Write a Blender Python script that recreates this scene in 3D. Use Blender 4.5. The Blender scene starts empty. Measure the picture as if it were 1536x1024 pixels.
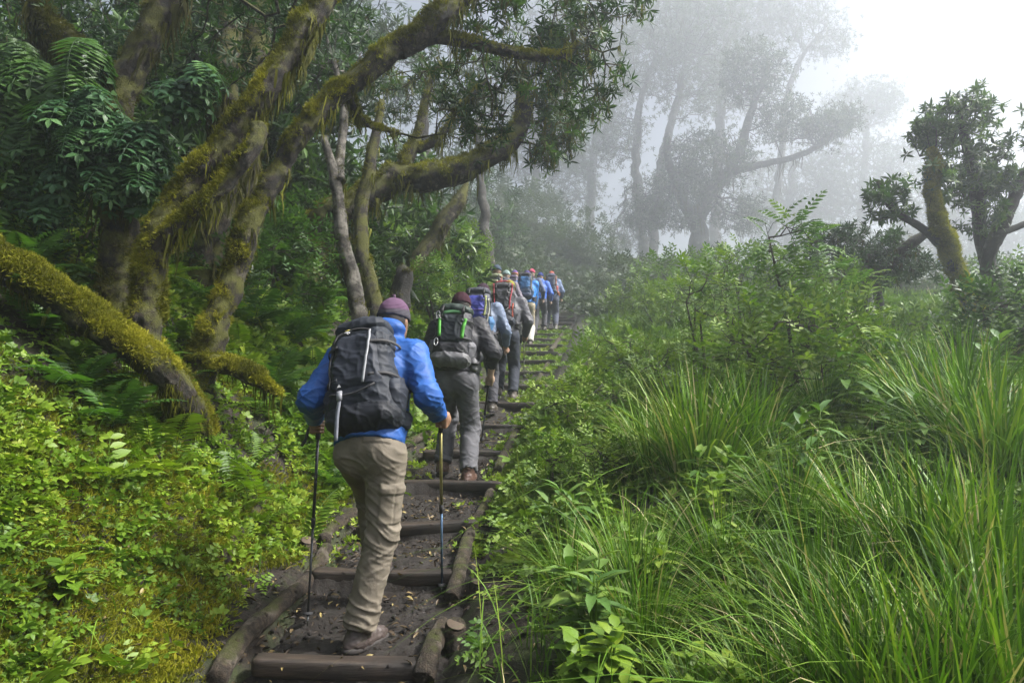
SKY_STRENGTH, SUN_ENERGY, EXPOSURE, HAZE, VOL_BOUNCES = .052, 4.2, 1.55, .0072, 2
import bpy, math, random
import numpy as np
from mathutils import Vector, Matrix, Quaternion

rad = math.radians
SC = bpy.context.scene
COL = SC.collection
RNG = np.random.default_rng(7)

# ------------------------------------------------------------------ camera model
CAM_Z, PITCH, FPX = 1.89, math.atan(62 / 1024.0), 1024.0
_cp, _sp = math.cos(PITCH), math.sin(PITCH)


def P(px, py, Y):
    """World point at forward distance Y seen at photograph pixel (px, py)."""
    a, b = (px - 768.0) / FPX, (512.0 - py) / FPX
    fy, fz = _cp - b * _sp, _sp + b * _cp
    k = Y / fy
    return np.array([a * k, Y, CAM_Z + fz * k])


# ------------------------------------------------------------------ value noise
def _hash(ix, iy, iz, seed):
    h = (ix.astype(np.uint32) * np.uint32(374761393) + iy.astype(np.uint32) * np.uint32(668265263)
         + iz.astype(np.uint32) * np.uint32(2147483647 - 58) + np.uint32((seed * 974634777) & 0xffffffff))
    h = (h ^ (h >> np.uint32(13))) * np.uint32(1274126177)
    h = (h ^ (h >> np.uint32(16))) * np.uint32(2246822519)
    h ^= h >> np.uint32(13)
    return (h & np.uint32(0xffffff)).astype(np.float64) / 16777215.0


def vnoise(p, seed=0):
    p = np.asarray(p, float)
    f0 = np.floor(p)
    i = f0.astype(np.int64) & 0xffffffff
    f = p - f0
    f = f * f * f * (f * (f * 6 - 15) + 10)
    x0, y0, z0 = i[:, 0], i[:, 1], i[:, 2]
    out = 0
    for dx in (0, 1):
        wx = f[:, 0] if dx else 1 - f[:, 0]
        for dy in (0, 1):
            wy = f[:, 1] if dy else 1 - f[:, 1]
            for dz in (0, 1):
                wz = f[:, 2] if dz else 1 - f[:, 2]
                out = out + wx * wy * wz * _hash(x0 + dx, y0 + dy, z0 + dz, seed)
    return out * 2 - 1


def fbm(p, octv=3, seed=0):
    p = np.asarray(p, float)
    s, a, n = 0, 1.0, 0
    for o in range(octv):
        s = s + a * vnoise(p * (2 ** o) + 17.3 * o, seed + o)
        n += a
        a *= .5
    return s / n


def n2(x, y, f, seed=0, octv=3):
    x, y = np.atleast_1d(np.asarray(x, float)), np.atleast_1d(np.asarray(y, float))
    return fbm(np.stack([x * f, y * f, np.zeros_like(x) + seed * 3.7], 1), octv, seed)


def sstep(a, b, x):
    t = np.clip((x - a) / (b - a), 0, 1)
    return t * t * (3 - 2 * t)


# ------------------------------------------------------------------ meshes
class MB:
    def __init__(self):
        self.V, self.Q, self.T, self.t, self.n = [], [], [], [], 0

    def add(self, V, Q=None, T=None, tint=0.5):
        V = np.asarray(V, float).reshape(-1, 3)
        if not len(V):
            return self
        if Q is not None and len(Q):
            self.Q.append(np.asarray(Q, np.int64) + self.n)
        if T is not None and len(T):
            self.T.append(np.asarray(T, np.int64) + self.n)
        self.V.append(V)
        self.t.append(np.broadcast_to(np.asarray(tint, float), (len(V),)))
        self.n += len(V)
        return self

    def mesh(self, name, mat, origin=(0, 0, 0), smooth=False):
        V = np.concatenate(self.V) - np.asarray(origin, float)
        Q = np.concatenate(self.Q) if self.Q else np.zeros((0, 4), np.int64)
        T = np.concatenate(self.T) if self.T else np.zeros((0, 3), np.int64)
        me = bpy.data.meshes.new(name)
        me.vertices.add(len(V))
        me.vertices.foreach_set('co', V.astype(np.float32).ravel())
        loops = np.concatenate([Q.ravel(), T.ravel()]).astype(np.int32)
        me.loops.add(len(loops))
        me.loops.foreach_set('vertex_index', loops)
        tot = np.concatenate([np.full(len(Q), 4), np.full(len(T), 3)]).astype(np.int32)
        start = (np.cumsum(tot) - tot).astype(np.int32)
        me.polygons.add(len(tot))
        me.polygons.foreach_set('loop_start', start)
        me.polygons.foreach_set('loop_total', tot)
        if smooth:
            me.polygons.foreach_set('use_smooth', np.ones(len(tot), bool))
        at = me.attributes.new('tint', 'FLOAT', 'POINT')
        at.data.foreach_set('value', np.concatenate(self.t).astype(np.float32))
        if mat:
            me.materials.append(mat)
        me.update(calc_edges=True)
        me.validate()
        return me

    def build(self, name, mat, parent=None, origin=None, smooth=False):
        if origin is None:
            origin = tuple(parent.location) if parent is not None and parent.parent is None else (
                tuple(parent.parent.location) if parent is not None else (0, 0, 0))
        o = bpy.data.objects.new(name, self.mesh(name, mat, origin, smooth))
        COL.objects.link(o)
        if parent is not None:
            o.parent = parent
        else:
            o.location = origin
        return o


def tag(o, label=None, cat=None, group=None, kind=None):
    if label: o['label'] = label
    if cat: o['category'] = cat
    if group: o['group'] = group
    if kind: o['kind'] = kind
    return o


def empty(name, loc, label=None, cat=None, group=None):
    o = bpy.data.objects.new(name, None)
    o.empty_display_size = .1
    COL.objects.link(o)
    o.location = tuple(float(v) for v in loc)
    return tag(o, label, cat, group)


def copy_tree(o, loc, rotz=0., scale=1., parent=None):
    c = o.copy()
    COL.objects.link(c)
    if parent is None:
        c.location = tuple(float(v) for v in loc)
        c.rotation_euler = (0, 0, rotz)
        c.scale = (scale,) * 3
    else:
        c.parent = parent
    for ch in list(o.children):
        copy_tree(ch, None, parent=c)
    return c


def unit(v):
    v = np.asarray(v, float)
    return v / (np.linalg.norm(v, axis=-1, keepdims=True) + 1e-12)


def frames(d, up):
    """Rotation matrices with columns x,y,z where y=d and z is near up."""
    y = unit(d)
    x = np.cross(y, up)
    bad = np.linalg.norm(x, axis=-1) < 1e-4
    if np.any(bad):
        x[bad] = np.cross(y[bad], np.array([.31, .77, .55]))
    x = unit(x)
    z = np.cross(x, y)
    return np.stack([x, y, z], -1)


def rot_about(v, axis, ang):
    ang = np.asarray(ang)[..., None]
    return v * np.cos(ang) + np.cross(axis, v) * np.sin(ang) + axis * (np.sum(axis * v, -1, keepdims=True)) * (1 - np.cos(ang))


def inst(mb, tpl, pos, R, s, tint):
    """Place a template (v, q, t, relative tint) at many frames into the mesh builder."""
    tv, tq, tt, tr = tpl
    pos = np.asarray(pos, float)
    n, k = len(pos), len(tv)
    if n == 0:
        return
    s = np.broadcast_to(np.asarray(s, float), (n,))
    V = pos[:, None] + s[:, None, None] * np.einsum('nij,kj->nki', R, tv)
    off = (np.arange(n) * k)[:, None, None]
    Q = (tq[None] + off).reshape(-1, 4) if len(tq) else None
    T = (tt[None] + off).reshape(-1, 3) if len(tt) else None
    ti = np.clip(np.broadcast_to(np.asarray(tint, float), (n,))[:, None] + tr[None], 0, 1).ravel()
    mb.add(V.reshape(-1, 3), Q, T, ti)


class Tpl(MB):
    def done(self):
        return (np.concatenate(self.V), np.concatenate(self.Q) if self.Q else np.zeros((0, 4), np.int64),
                np.concatenate(self.T) if self.T else np.zeros((0, 3), np.int64), np.concatenate(self.t))


def spline(pts, step):
    """Catmull-Rom resampling of points (n,k) at about the given step of the first three columns."""
    p = np.asarray(pts, float)
    if len(p) < 3:
        L = np.linalg.norm(p[-1, :3] - p[0, :3])
        m = max(2, int(L / step) + 1)
        t = np.linspace(0, 1, m)[:, None]
        return p[0] * (1 - t) + p[-1] * t
    q = np.vstack([2 * p[0] - p[1], p, 2 * p[-1] - p[-2]])
    out = []
    for i in range(1, len(q) - 2):
        L = np.linalg.norm(q[i + 1, :3] - q[i, :3])
        m = max(1, int(round(L / step)))
        t = (np.arange(m) / m)[:, None]
        a, b, c, d = q[i - 1], q[i], q[i + 1], q[i + 2]
        out.append(.5 * (2 * b + (c - a) * t + (2 * a - 5 * b + 4 * c - d) * t ** 2 + (3 * b - a - 3 * c + d) * t ** 3))
    out.append(p[-1:])
    return np.vstack(out)


def path_frames(c):
    n = len(c)
    tan = unit(np.gradient(c, axis=0))
    N = np.zeros_like(c)
    ref = np.array([0, 0, 1.]) if abs(tan[0, 2]) < .9 else np.array([1., 0, 0])
    v = np.cross(tan[0], np.cross(ref, tan[0]))
    N[0] = v / np.linalg.norm(v)
    for i in range(1, n):
        v = N[i - 1] - tan[i] * np.dot(tan[i], N[i - 1])
        N[i] = v / (np.linalg.norm(v) + 1e-9)
    return tan, N, np.cross(tan, N)


def tube(mb, pts, radii, sides=8, step=None, lump=0., lf=6., seed=0, cap=True, tint=.5, flat=None, wob=0., ridge=0.):
    """A tapering tube along pts; returns surface points and normals."""
    a = np.column_stack([np.asarray(pts, float), np.broadcast_to(np.asarray(radii, float), (len(pts),))])
    if step:
        a = spline(a, step)
    c, r = a[:, :3], np.maximum(a[:, 3], 1e-4)
    if wob:
        s_ = np.concatenate([[0], np.cumsum(np.linalg.norm(np.diff(c, axis=0), axis=1))])
        w_ = np.stack([fbm(np.stack([s_ * 2.2, np.full_like(s_, k * 7.1), np.full_like(s_, seed * 1.3)], 1), 2, seed + k) for k in range(3)], 1)
        c = c + w_ * (r * wob)[:, None] * np.minimum(1, s_ / .3)[:, None]
    tan, N, B = path_frames(c)
    th = np.arange(sides) * 2 * math.pi / sides
    nr = np.cos(th)[None, :, None] * N[:, None] + np.sin(th)[None, :, None] * B[:, None]
    if flat is not None:
        nr = nr - (1 - flat) * np.sum(nr * B[:, None], -1, keepdims=True) * B[:, None]
    m = len(c)
    rr = np.repeat(r[:, None], sides, 1)
    if lump:
        q = (c[:, None] + nr * r[:, None, None]).reshape(-1, 3)
        rr = rr * (1 + lump * (fbm(q * lf, 3, seed) + .6 * fbm(q * lf * 3.1, 2, seed + 5)).reshape(m, sides))
    if ridge:
        s_ = np.concatenate([[0], np.cumsum(np.linalg.norm(np.diff(c, axis=0), axis=1))])
        tw = th[None] + .8 * s_[:, None] + .5 * np.sin(s_ * 3 + seed)[:, None]
        q = np.stack([np.cos(tw) * 2.6, np.sin(tw) * 2.6, np.repeat(s_[:, None] * 3.2, sides, 1)], -1).reshape(-1, 3)
        rr = rr * (1 + ridge * (1 - 2.4 * np.abs(fbm(q, 3, seed + 9))).reshape(m, sides))
    V = c[:, None] + nr * rr[..., None]
    i = np.arange(m - 1)[:, None] * sides
    j = np.arange(sides)[None]
    k = (j + 1) % sides
    Q = np.stack([i + j, i + k, i + sides + k, i + sides + j], -1).reshape(-1, 4)
    Vf = V.reshape(-1, 3)
    T = []
    if cap:
        Vf = np.vstack([Vf, c[:1], c[-1:]])
        b = m * sides
        jj = np.arange(sides)
        kk = (jj + 1) % sides
        T = np.vstack([np.stack([kk, jj, np.full(sides, b)], 1),
                       np.stack([(m - 1) * sides + jj, (m - 1) * sides + kk, np.full(sides, b + 1)], 1)])
    mb.add(Vf, Q, T, tint)
    return V.reshape(-1, 3), np.repeat(unit(nr), 1, 0).reshape(-1, 3), np.repeat(r, sides)


def ribbon(mb, pts, width, thick, normal, tint=.5, step=.02):
    """A flat strap along pts, its face towards normal."""
    c = spline(np.asarray(pts, float), step)
    tan = unit(np.gradient(c, axis=0))
    nn = np.broadcast_to(np.asarray(normal, float), c.shape) if np.ndim(normal) == 1 else spline(np.asarray(normal, float), step)[:len(c)]
    if len(nn) < len(c):
        nn = np.vstack([nn, np.repeat(nn[-1:], len(c) - len(nn), 0)])
    s = unit(np.cross(tan, nn))
    up = np.cross(s, tan)
    V = np.stack([c - s * width / 2 - up * thick / 2, c + s * width / 2 - up * thick / 2,
                  c + s * width / 2 + up * thick / 2, c - s * width / 2 + up * thick / 2], 1).reshape(-1, 3)
    m = len(c)
    i = np.arange(m - 1)[:, None] * 4
    j = np.arange(4)[None]
    k = (j + 1) % 4
    Q = np.stack([i + j, i + k, i + 4 + k, i + 4 + j], -1).reshape(-1, 4)
    Q = np.vstack([Q, [[3, 2, 1, 0]], [[4 * m - 4, 4 * m - 3, 4 * m - 2, 4 * m - 1]]])
    mb.add(V, Q, None, tint)


# ------------------------------------------------------------------ materials
def new_mat(name):
    m = bpy.data.materials.new(name)
    m.use_nodes = True
    nt = m.node_tree
    b = nt.nodes['Principled BSDF']
    return m, nt, b, nt.nodes['Material Output']


def nd(nt, typ, **kw):
    n = nt.nodes.new(typ)
    for k, v in kw.items():
        if k.startswith('i_'):
            n.inputs[k[2:].replace('_', ' ')].default_value = v
        else:
            setattr(n, k, v)
    return n


def ramp(nt, src, stops):
    r = nt.nodes.new('ShaderNodeValToRGB')
    el = r.color_ramp.elements
    while len(el) < len(stops):
        el.new(.5)
    for e, (p, c) in zip(el, stops):
        e.position = p
        e.color = (*c, 1)
    nt.links.new(src, r.inputs[0])
    return r.outputs[0]


def noise_node(nt, scale, detail=4, rough=.6, vec=None, dist=0.):
    n = nd(nt, 'ShaderNodeTexNoise')
    n.inputs['Scale'].default_value = scale
    n.inputs['Detail'].default_value = detail
    n.inputs['Roughness'].default_value = rough
    n.inputs['Distortion'].default_value = dist
    if vec is None:
        vec = nd(nt, 'ShaderNodeTexCoord').outputs['Object']
    nt.links.new(vec, n.inputs['Vector'])
    return n.outputs[0]


def mixc(nt, fac, a, b):
    m = nt.nodes.new('ShaderNodeMix')
    m.data_type = 'RGBA'
    for sock, v in ((m.inputs[0], fac), (m.inputs[6], a), (m.inputs[7], b)):
        if isinstance(v, (int, float)):
            sock.default_value = v
        elif isinstance(v, tuple):
            sock.default_value = (*v, 1)
        else:
            nt.links.new(v, sock)
    return m.outputs[2]


def bump(nt, b, h, strength=.4, dist=.01):
    n = nd(nt, 'ShaderNodeBump')
    n.inputs['Strength'].default_value = strength
    n.inputs['Distance'].default_value = dist
    nt.links.new(h, n.inputs['Height'])
    nt.links.new(n.outputs[0], b.inputs['Normal'])


def leaf_mat(name, stops, rough=.42, transl=.35, spec=.5):
    m, nt, b, out = new_mat(name)
    at = nd(nt, 'ShaderNodeAttribute', attribute_name='tint')
    col = ramp(nt, at.outputs['Fac'], stops)
    nt.links.new(col, b.inputs['Base Color'])
    b.inputs['Roughness'].default_value = rough
    b.inputs['Specular IOR Level'].default_value = spec
    if transl > 0:
        t = nd(nt, 'ShaderNodeBsdfTranslucent')
        g = nd(nt, 'ShaderNodeMixRGB', blend_type='MULTIPLY')
        g.inputs[0].default_value = 1
        g.inputs[2].default_value = (1.0, 1.15, .45, 1)
        nt.links.new(col, g.inputs[1])
        nt.links.new(g.outputs[0], t.inputs[0])
        mx = nd(nt, 'ShaderNodeMixShader')
        mx.inputs[0].default_value = transl
        nt.links.new(b.outputs[0], mx.inputs[1])
        nt.links.new(t.outputs[0], mx.inputs[2])
        nt.links.new(mx.outputs[0], out.inputs[0])
    return m


def bark_mat(name, dark, light, moss, moss_amt=.5, pale=(.30, .28, .24), pale_amt=.12, scale=14.):
    m, nt, b, out = new_mat(name)
    tc = nd(nt, 'ShaderNodeTexCoord').outputs['Object']
    n1 = noise_node(nt, scale, 8, .68, tc, .6)
    n2_ = noise_node(nt, scale * .45, 3, .6, tc)
    n3 = noise_node(nt, scale * .3, 5, .62, tc)
    fine = noise_node(nt, scale * 7, 3, .7, tc)
    base = ramp(nt, n1, [(.40, dark), (.52, tuple(a_ * .65 + b_ * .35 for a_, b_ in zip(dark, light))), (.66, light)])
    pm = ramp(nt, n2_, [(.60 - pale_amt * .3, (0, 0, 0)), (.72, (1, 1, 1))])
    base = mixc(nt, pm, base, pale) if pale_amt > 0 else base
    geo = nd(nt, 'ShaderNodeNewGeometry')
    sx = nd(nt, 'ShaderNodeSeparateXYZ')
    nt.links.new(geo.outputs['Normal'], sx.inputs[0])
    ma = nd(nt, 'ShaderNodeMath', operation='MULTIPLY_ADD')
    nt.links.new(sx.outputs[2], ma.inputs[0])
    ma.inputs[1].default_value = .22
    nt.links.new(n3, ma.inputs[2])
    lo = .86 - moss_amt * .5
    mf = ramp(nt, ma.outputs[0], [(lo - .07, (0, 0, 0)), (lo + .07, (1, 1, 1))])
    mosscol = ramp(nt, fine, [(.3, tuple(c * .5 for c in moss)), (.7, tuple(c * 1.25 for c in moss))])
    nt.links.new(mixc(nt, mf, base, mosscol), b.inputs['Base Color'])
    b.inputs['Roughness'].default_value = .8
    mm = nd(nt, 'ShaderNodeMath', operation='ADD')
    nt.links.new(n1, mm.inputs[0])
    nt.links.new(fine, mm.inputs[1])
    bump(nt, b, mm.outputs[0], 1., .03)
    return m


def cloth_mat(name, col, rough=.7, scale=240., var=.18, spec=.3, bumpd=.0015, sheen=.0, crease=.45):
    m, nt, b, out = new_mat(name)
    f = noise_node(nt, scale, 2, .5)
    g = noise_node(nt, 9, 4, .6)
    lo, hi = tuple(c * (1 - var) for c in col), tuple(min(1, c * (1 + var)) for c in col)
    nt.links.new(ramp(nt, g, [(.3, lo), (.7, hi)]), b.inputs['Base Color'])
    b.inputs['Roughness'].default_value = rough
    b.inputs['Specular IOR Level'].default_value = spec
    b.inputs['Sheen Weight'].default_value = sheen
    cr = nd(nt, 'ShaderNodeTexNoise')
    cr.noise_type = 'RIDGED_MULTIFRACTAL'
    cr.inputs['Scale'].default_value, cr.inputs['Detail'].default_value, cr.inputs['Distortion'].default_value = 7, 3, 1.2
    mp = nd(nt, 'ShaderNodeMapping')
    mp.inputs['Scale'].default_value = (1, 1, 2.2)
    mp.inputs['Rotation'].default_value = (.3, .5, 0)
    nt.links.new(nd(nt, 'ShaderNodeTexCoord').outputs['Object'], mp.inputs[0])
    nt.links.new(mp.outputs[0], cr.inputs['Vector'])
    b2 = nd(nt, 'ShaderNodeBump')
    b2.inputs['Strength'].default_value, b2.inputs['Distance'].default_value = crease, .012
    nt.links.new(cr.outputs[0], b2.inputs['Height'])
    b1 = nd(nt, 'ShaderNodeBump')
    b1.inputs['Strength'].default_value, b1.inputs['Distance'].default_value = .5, bumpd
    nt.links.new(f, b1.inputs['Height'])
    nt.links.new(b2.outputs[0], b1.inputs['Normal'])
    nt.links.new(b1.outputs[0], b.inputs['Normal'])
    return m


def plain_mat(name, col, rough=.5, metal=0., spec=.5):
    m, nt, b, out = new_mat(name)
    n = noise_node(nt, 60, 3, .6)
    nt.links.new(ramp(nt, n, [(.3, tuple(c * .85 for c in col)), (.7, tuple(min(1, c * 1.12) for c in col))]), b.inputs['Base Color'])
    b.inputs['Roughness'].default_value = rough
    b.inputs['Metallic'].default_value = metal
    b.inputs['Specular IOR Level'].default_value = spec
    return m


# ------------------------------------------------------------------ terrain shape
_PY = [-20, 0, 3.25, 4.2, 5.85, 7.9, 9.66, 12.5, 15, 17.5, 19.3, 25, 40, 80]
_PX = [-3.5, -1.15, -.80, -.73, -.55, -.30, -.05, .33, .68, 1.0, 1.2, 2.0, 4.8, 12]


def pathx(y):
    return np.interp(y, _PY, _PX)


_BY = np.array([-30, -10, 0, 22, 45, 70, 160.])
_BZ = np.array([-4.0, -1.8, 0, 3.96, 7.6, 9.0, 9.5])


def base_z(y):
    return np.interp(y, _BY, _BZ)


STEP_PY = [1110, 982, 852, 783, 722, 677, 637, 603, 577, 557, 541, 528, 517, 508, 500, 492, 485, 479, 474]
STEP_Y = np.array([1932. / (p - 390) for p in STEP_PY])


def step_z(y):
    """Trodden earth between the timber risers."""
    y = np.asarray(y, float)
    i = np.clip(np.searchsorted(STEP_Y, y) - 1, 0, len(STEP_Y) - 2)
    y0, y1 = STEP_Y[i], STEP_Y[i + 1]
    t = np.clip((y - y0) / (y1 - y0), 0, 1)
    z0, z1 = base_z(y0), base_z(y1)
    rise = np.minimum(.088, (z1 - z0) * .7)
    z = z0 - .025 + (z1 - z0 - rise) * t ** 1.5
    z = np.where(y < STEP_Y[0], base_z(y) - .05, z)
    return np.where(y > STEP_Y[-1], base_z(y) - .03, z)


def ground_z(x, y, fine=True):
    x, y = np.asarray(x, float), np.asarray(y, float)
    u = pathx(y) - x
    ul, ur = np.maximum(u - .48, 0), np.maximum(-u - .48, 0)
    far = sstep(23, 46, y)
    left = np.interp(ul, [0, .3, .55, 1.0, 1.6, 3, 6, 12, 30, 200], [0, .05, .28, .85, 1.5, 2.7, 4.8, 7.0, 9.5, 10.5])
    right = np.interp(ur, [0, .3, .8, 2, 4, 7, 11, 18, 60, 200], [0, .02, .09, .32, .64, .88, .6, -.8, -6, -9])
    left = left * (1 - .42 * sstep(13, 27, y))
    z = base_z(y) + np.where(u > 0, left, right)
    # the misty hillside that closes the view beyond the last walkers
    z = z + far * np.interp(x - pathx(y), [-20, -6, 0, 4, 9, 16], [2.5, 2.6, 2.2, 1.2, .2, 0])
    sh = x.shape
    xf, yf = x.ravel(), y.ravel()
    edge = sstep(.35, .9, np.abs(u).ravel())
    amp = np.interp(yf, [0, 20, 60], [1, 1.3, 3])
    n = .10 * n2(xf, yf, .9, 1, 3) * edge * amp
    if fine:
        n = n + .035 * n2(xf, yf, 4.5, 2, 3) * edge
    z = z + n.reshape(sh)
    inside = sstep(.60, .42, np.abs(u)) * sstep(25.5, 23, y)
    return z * (1 - inside) + (step_z(y) - .07) * inside


def surf_z(x, y):
    x, y = np.asarray(x, float), np.asarray(y, float)
    u = np.abs(pathx(y) - x)
    g = ground_z(x, y)
    return np.where((u < .52) & (y < 24), np.maximum(g, step_z(y)), g)


def ground_n(x, y):
    e = .06
    dx = (ground_z(x + e, y) - ground_z(x - e, y)) / (2 * e)
    dy = (ground_z(x, y + e) - ground_z(x, y - e)) / (2 * e)
    return unit(np.stack([-dx, -dy, np.ones_like(dx)], -1))


def on_ground(px, py, lo=1.2, hi=60):
    """Where the ray through a pixel meets the ground."""
    ys = np.linspace(lo, hi, 1500)
    pts = np.array([P(px, py, y) for y in ys])
    below = pts[:, 2] < surf_z(pts[:, 0], pts[:, 1])
    k = int(np.argmax(below)) if below.any() else len(ys) - 1
    return pts[k]


def gp(x, y, dz=0.):
    return np.array([x, y, float(ground_z(np.array([x]), np.array([y]))[0]) + dz])
# ------------------------------------------------------------------ camera, light, air
cam = bpy.data.cameras.new('camera')
cam.sensor_width, cam.lens, cam.clip_end, cam.clip_start = 36, 24, 2000, .05
cam_o = bpy.data.objects.new('camera', cam)
COL.objects.link(cam_o)
cam_o.location = (0, 0, CAM_Z)
cam_o.rotation_euler = (math.pi / 2 + PITCH, 0, 0)
SC.camera = cam_o

SUN_EL, SUN_AZ = rad(50), rad(92)      # azimuth clockwise from the view direction: light comes over the slope on the far right
world = bpy.data.worlds.new('World')
SC.world = world
world.use_nodes = True
nt = world.node_tree
bg = nt.nodes['Background']
sky = nd(nt, 'ShaderNodeTexSky', sky_type='NISHITA', sun_disc=False, sun_elevation=SUN_EL, sun_rotation=SUN_AZ)
sky.air_density, sky.dust_density, sky.ozone_density = 1.0, 7.0, 1.0
hs = nd(nt, 'ShaderNodeHueSaturation')
hs.inputs['Saturation'].default_value = .8      # cloud-whitened mountain sky
nt.links.new(sky.outputs[0], hs.inputs['Color'])
nt.links.new(hs.outputs[0], bg.inputs[0])
bg.inputs[1].default_value = SKY_STRENGTH
sun = bpy.data.lights.new('sun', 'SUN')
sun.energy, sun.angle, sun.color = SUN_ENERGY, rad(10), (1, .965, .92)
sun_o = bpy.data.objects.new('sun', sun)
COL.objects.link(sun_o)
sd = Vector((math.sin(SUN_AZ) * math.cos(SUN_EL), math.cos(SUN_AZ) * math.cos(SUN_EL), math.sin(SUN_EL)))
sun_o.rotation_euler = sd.to_track_quat('Z', 'Y').to_euler()
sun_o.location = (8, 5, 30)

SC.view_settings.view_transform = 'Standard'
SC.view_settings.look = 'None'
SC.view_settings.exposure = EXPOSURE
SC.view_settings.gamma = 1
cy = SC.cycles
cy.max_bounces, cy.diffuse_bounces, cy.glossy_bounces = 6, 2, 2
cy.transmission_bounces, cy.transparent_max_bounces, cy.volume_bounces = 4, 6, VOL_BOUNCES
cy.use_denoising = True
cy.caustics_reflective = cy.caustics_refractive = False
cy.sample_clamp_indirect = 6

if HAZE > 0:
    hb = MB()
    x0, x1, y0, y1, z0, z1 = -150, 150, -40, 165, -16, 50
    hb.add([(x, y, z) for z in (z0, z1) for y in (y0, y1) for x in (x0, x1)],
           [[0, 2, 3, 1], [4, 5, 7, 6], [0, 1, 5, 4], [2, 6, 7, 3], [0, 4, 6, 2], [1, 3, 7, 5]])
    m, nt, b, out = new_mat('mountain_mist')
    nt.nodes.remove(b)
    v = nd(nt, 'ShaderNodeVolumePrincipled')
    v.inputs['Color'].default_value = (.88, .935, .995, 1)
    v.inputs['Density'].default_value = HAZE
    v.inputs['Anisotropy'].default_value = .68
    nt.links.new(v.outputs[0], out.inputs['Volume'])
    tag(hb.build('haze', m), 'pale grey mountain mist filling the air of the wooded slope', 'mist', kind='stuff')

# ------------------------------------------------------------------ ground sheet
def axis(segs):
    out = []
    for a, b, st in segs:
        n = max(1, int(round((b - a) / st)))
        out.append(np.linspace(a, b, n, endpoint=False))
    return np.append(np.concatenate(out), segs[-1][1])


gx = axis([(-140, -30, 8), (-30, -10, 1), (-10, -4.5, .2), (-4.5, 4.5, .07), (4.5, 12, .25), (12, 40, 1.5), (40, 140, 8)])
gy = axis([(-30, -4, 3), (-4, 1, .4), (1, 9, .07), (9, 26, .16), (26, 50, .7), (50, 150, 7)])
X, Y = np.meshgrid(gx, gy)
Z = ground_z(X, Y)
nx, ny = len(gx), len(gy)
i, j = np.meshgrid(np.arange(nx - 1), np.arange(ny - 1))
a = (j * nx + i).ravel()
m, nt, b, out = new_mat('forest_soil')
n1, n2_ = noise_node(nt, 3, 6, .65), noise_node(nt, 38, 5, .7)
soil = ramp(nt, n2_, [(.3, (.007, .005, .0035)), (.55, (.017, .011, .0075)), (.8, (.042, .030, .019))])
green = ramp(nt, n2_, [(.3, (.012, .020, .005)), (.75, (.045, .062, .012))])
nt.links.new(mixc(nt, ramp(nt, n1, [(.48, (0, 0, 0)), (.66, (1, 1, 1))]), soil, green), b.inputs['Base Color'])
b.inputs['Roughness'].default_value = .9
bump(nt, b, n2_, .8, .02)
ground_mat = m
mb = MB()
mb.add(np.stack([X, Y, Z], -1).reshape(-1, 3), np.stack([a, a + 1, a + nx + 1, a + nx], 1))
tag(mb.build('ground', ground_mat, smooth=True), kind='structure')

# ------------------------------------------------------------------ trodden path
py_ = axis([(.9, 2.6, .04), (2.6, 6.5, .013), (6.5, 12, .03), (12, 26, .06)])
us = np.linspace(-.64, .64, 99)
U, Yp = np.meshgrid(us, py_)
Xp = pathx(Yp) + U
xf, yf = Xp.ravel(), Yp.ravel()
lump = (.042 * n2(xf, yf, 3.2, 11, 3) + .020 * n2(xf, yf, 11, 12, 3) + .011 * np.abs(n2(xf, yf, 26, 13, 3))).reshape(U.shape)
lump -= .02 * sstep(.1, .5, n2(xf, yf, 5.5, 15, 2)).reshape(U.shape)
Zp = step_z(Yp) + lump
g = ground_z(Xp, Yp)
e = sstep(.40, .58, np.abs(U) + .06 * n2(xf, yf, 6, 14, 2).reshape(U.shape))
Zp = Zp * (1 - e) + (g - .05) * e
m, nt, b, out = new_mat('wet_dark_earth')
n1, n2_ = noise_node(nt, 7, 6, .65), noise_node(nt, 55, 6, .72)
nt.links.new(ramp(nt, n2_, [(.28, (.0035, .0021, .0013)), (.55, (.0095, .0058, .0034)), (.8, (.028, .0175, .0105))]), b.inputs['Base Color'])
nt.links.new(ramp(nt, n1, [(.35, (.58,) * 3), (.65, (.95,) * 3)]), b.inputs['Roughness'])
bump(nt, b, n2_, .9, .012)
mud_mat = m
nx, ny = len(us), len(py_)
i, j = np.meshgrid(np.arange(nx - 1), np.arange(ny - 1))
a = (j * nx + i).ravel()
mb = MB()
mb.add(np.stack([Xp, Yp, Zp], -1).reshape(-1, 3), np.stack([a, a + 1, a + nx + 1, a + nx], 1))
tag(mb.build('path', mud_mat, smooth=True), kind='structure')

# ------------------------------------------------------------------ timber steps
m, nt, b, out = new_mat('worn_step_timber')
mp = nd(nt, 'ShaderNodeMapping')
mp.inputs['Scale'].default_value = (2.2, 26, 26)
nt.links.new(nd(nt, 'ShaderNodeTexCoord').outputs['Object'], mp.inputs[0])
n1 = noise_node(nt, 1.6, 7, .68, mp.outputs[0], .5)
n2_ = noise_node(nt, 5, 5, .6)
wood = ramp(nt, n1, [(.3, (.009, .006, .004)), (.5, (.027, .0185, .013)), (.75, (.078, .056, .040))])
nt.links.new(mixc(nt, ramp(nt, n2_, [(.5, (0, 0, 0)), (.62, (1, 1, 1))]), wood, (.016, .012, .009)), b.inputs['Base Color'])
b.inputs['Roughness'].default_value = .62
bump(nt, b, n1, .7, .008)
step_mat = m


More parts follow.
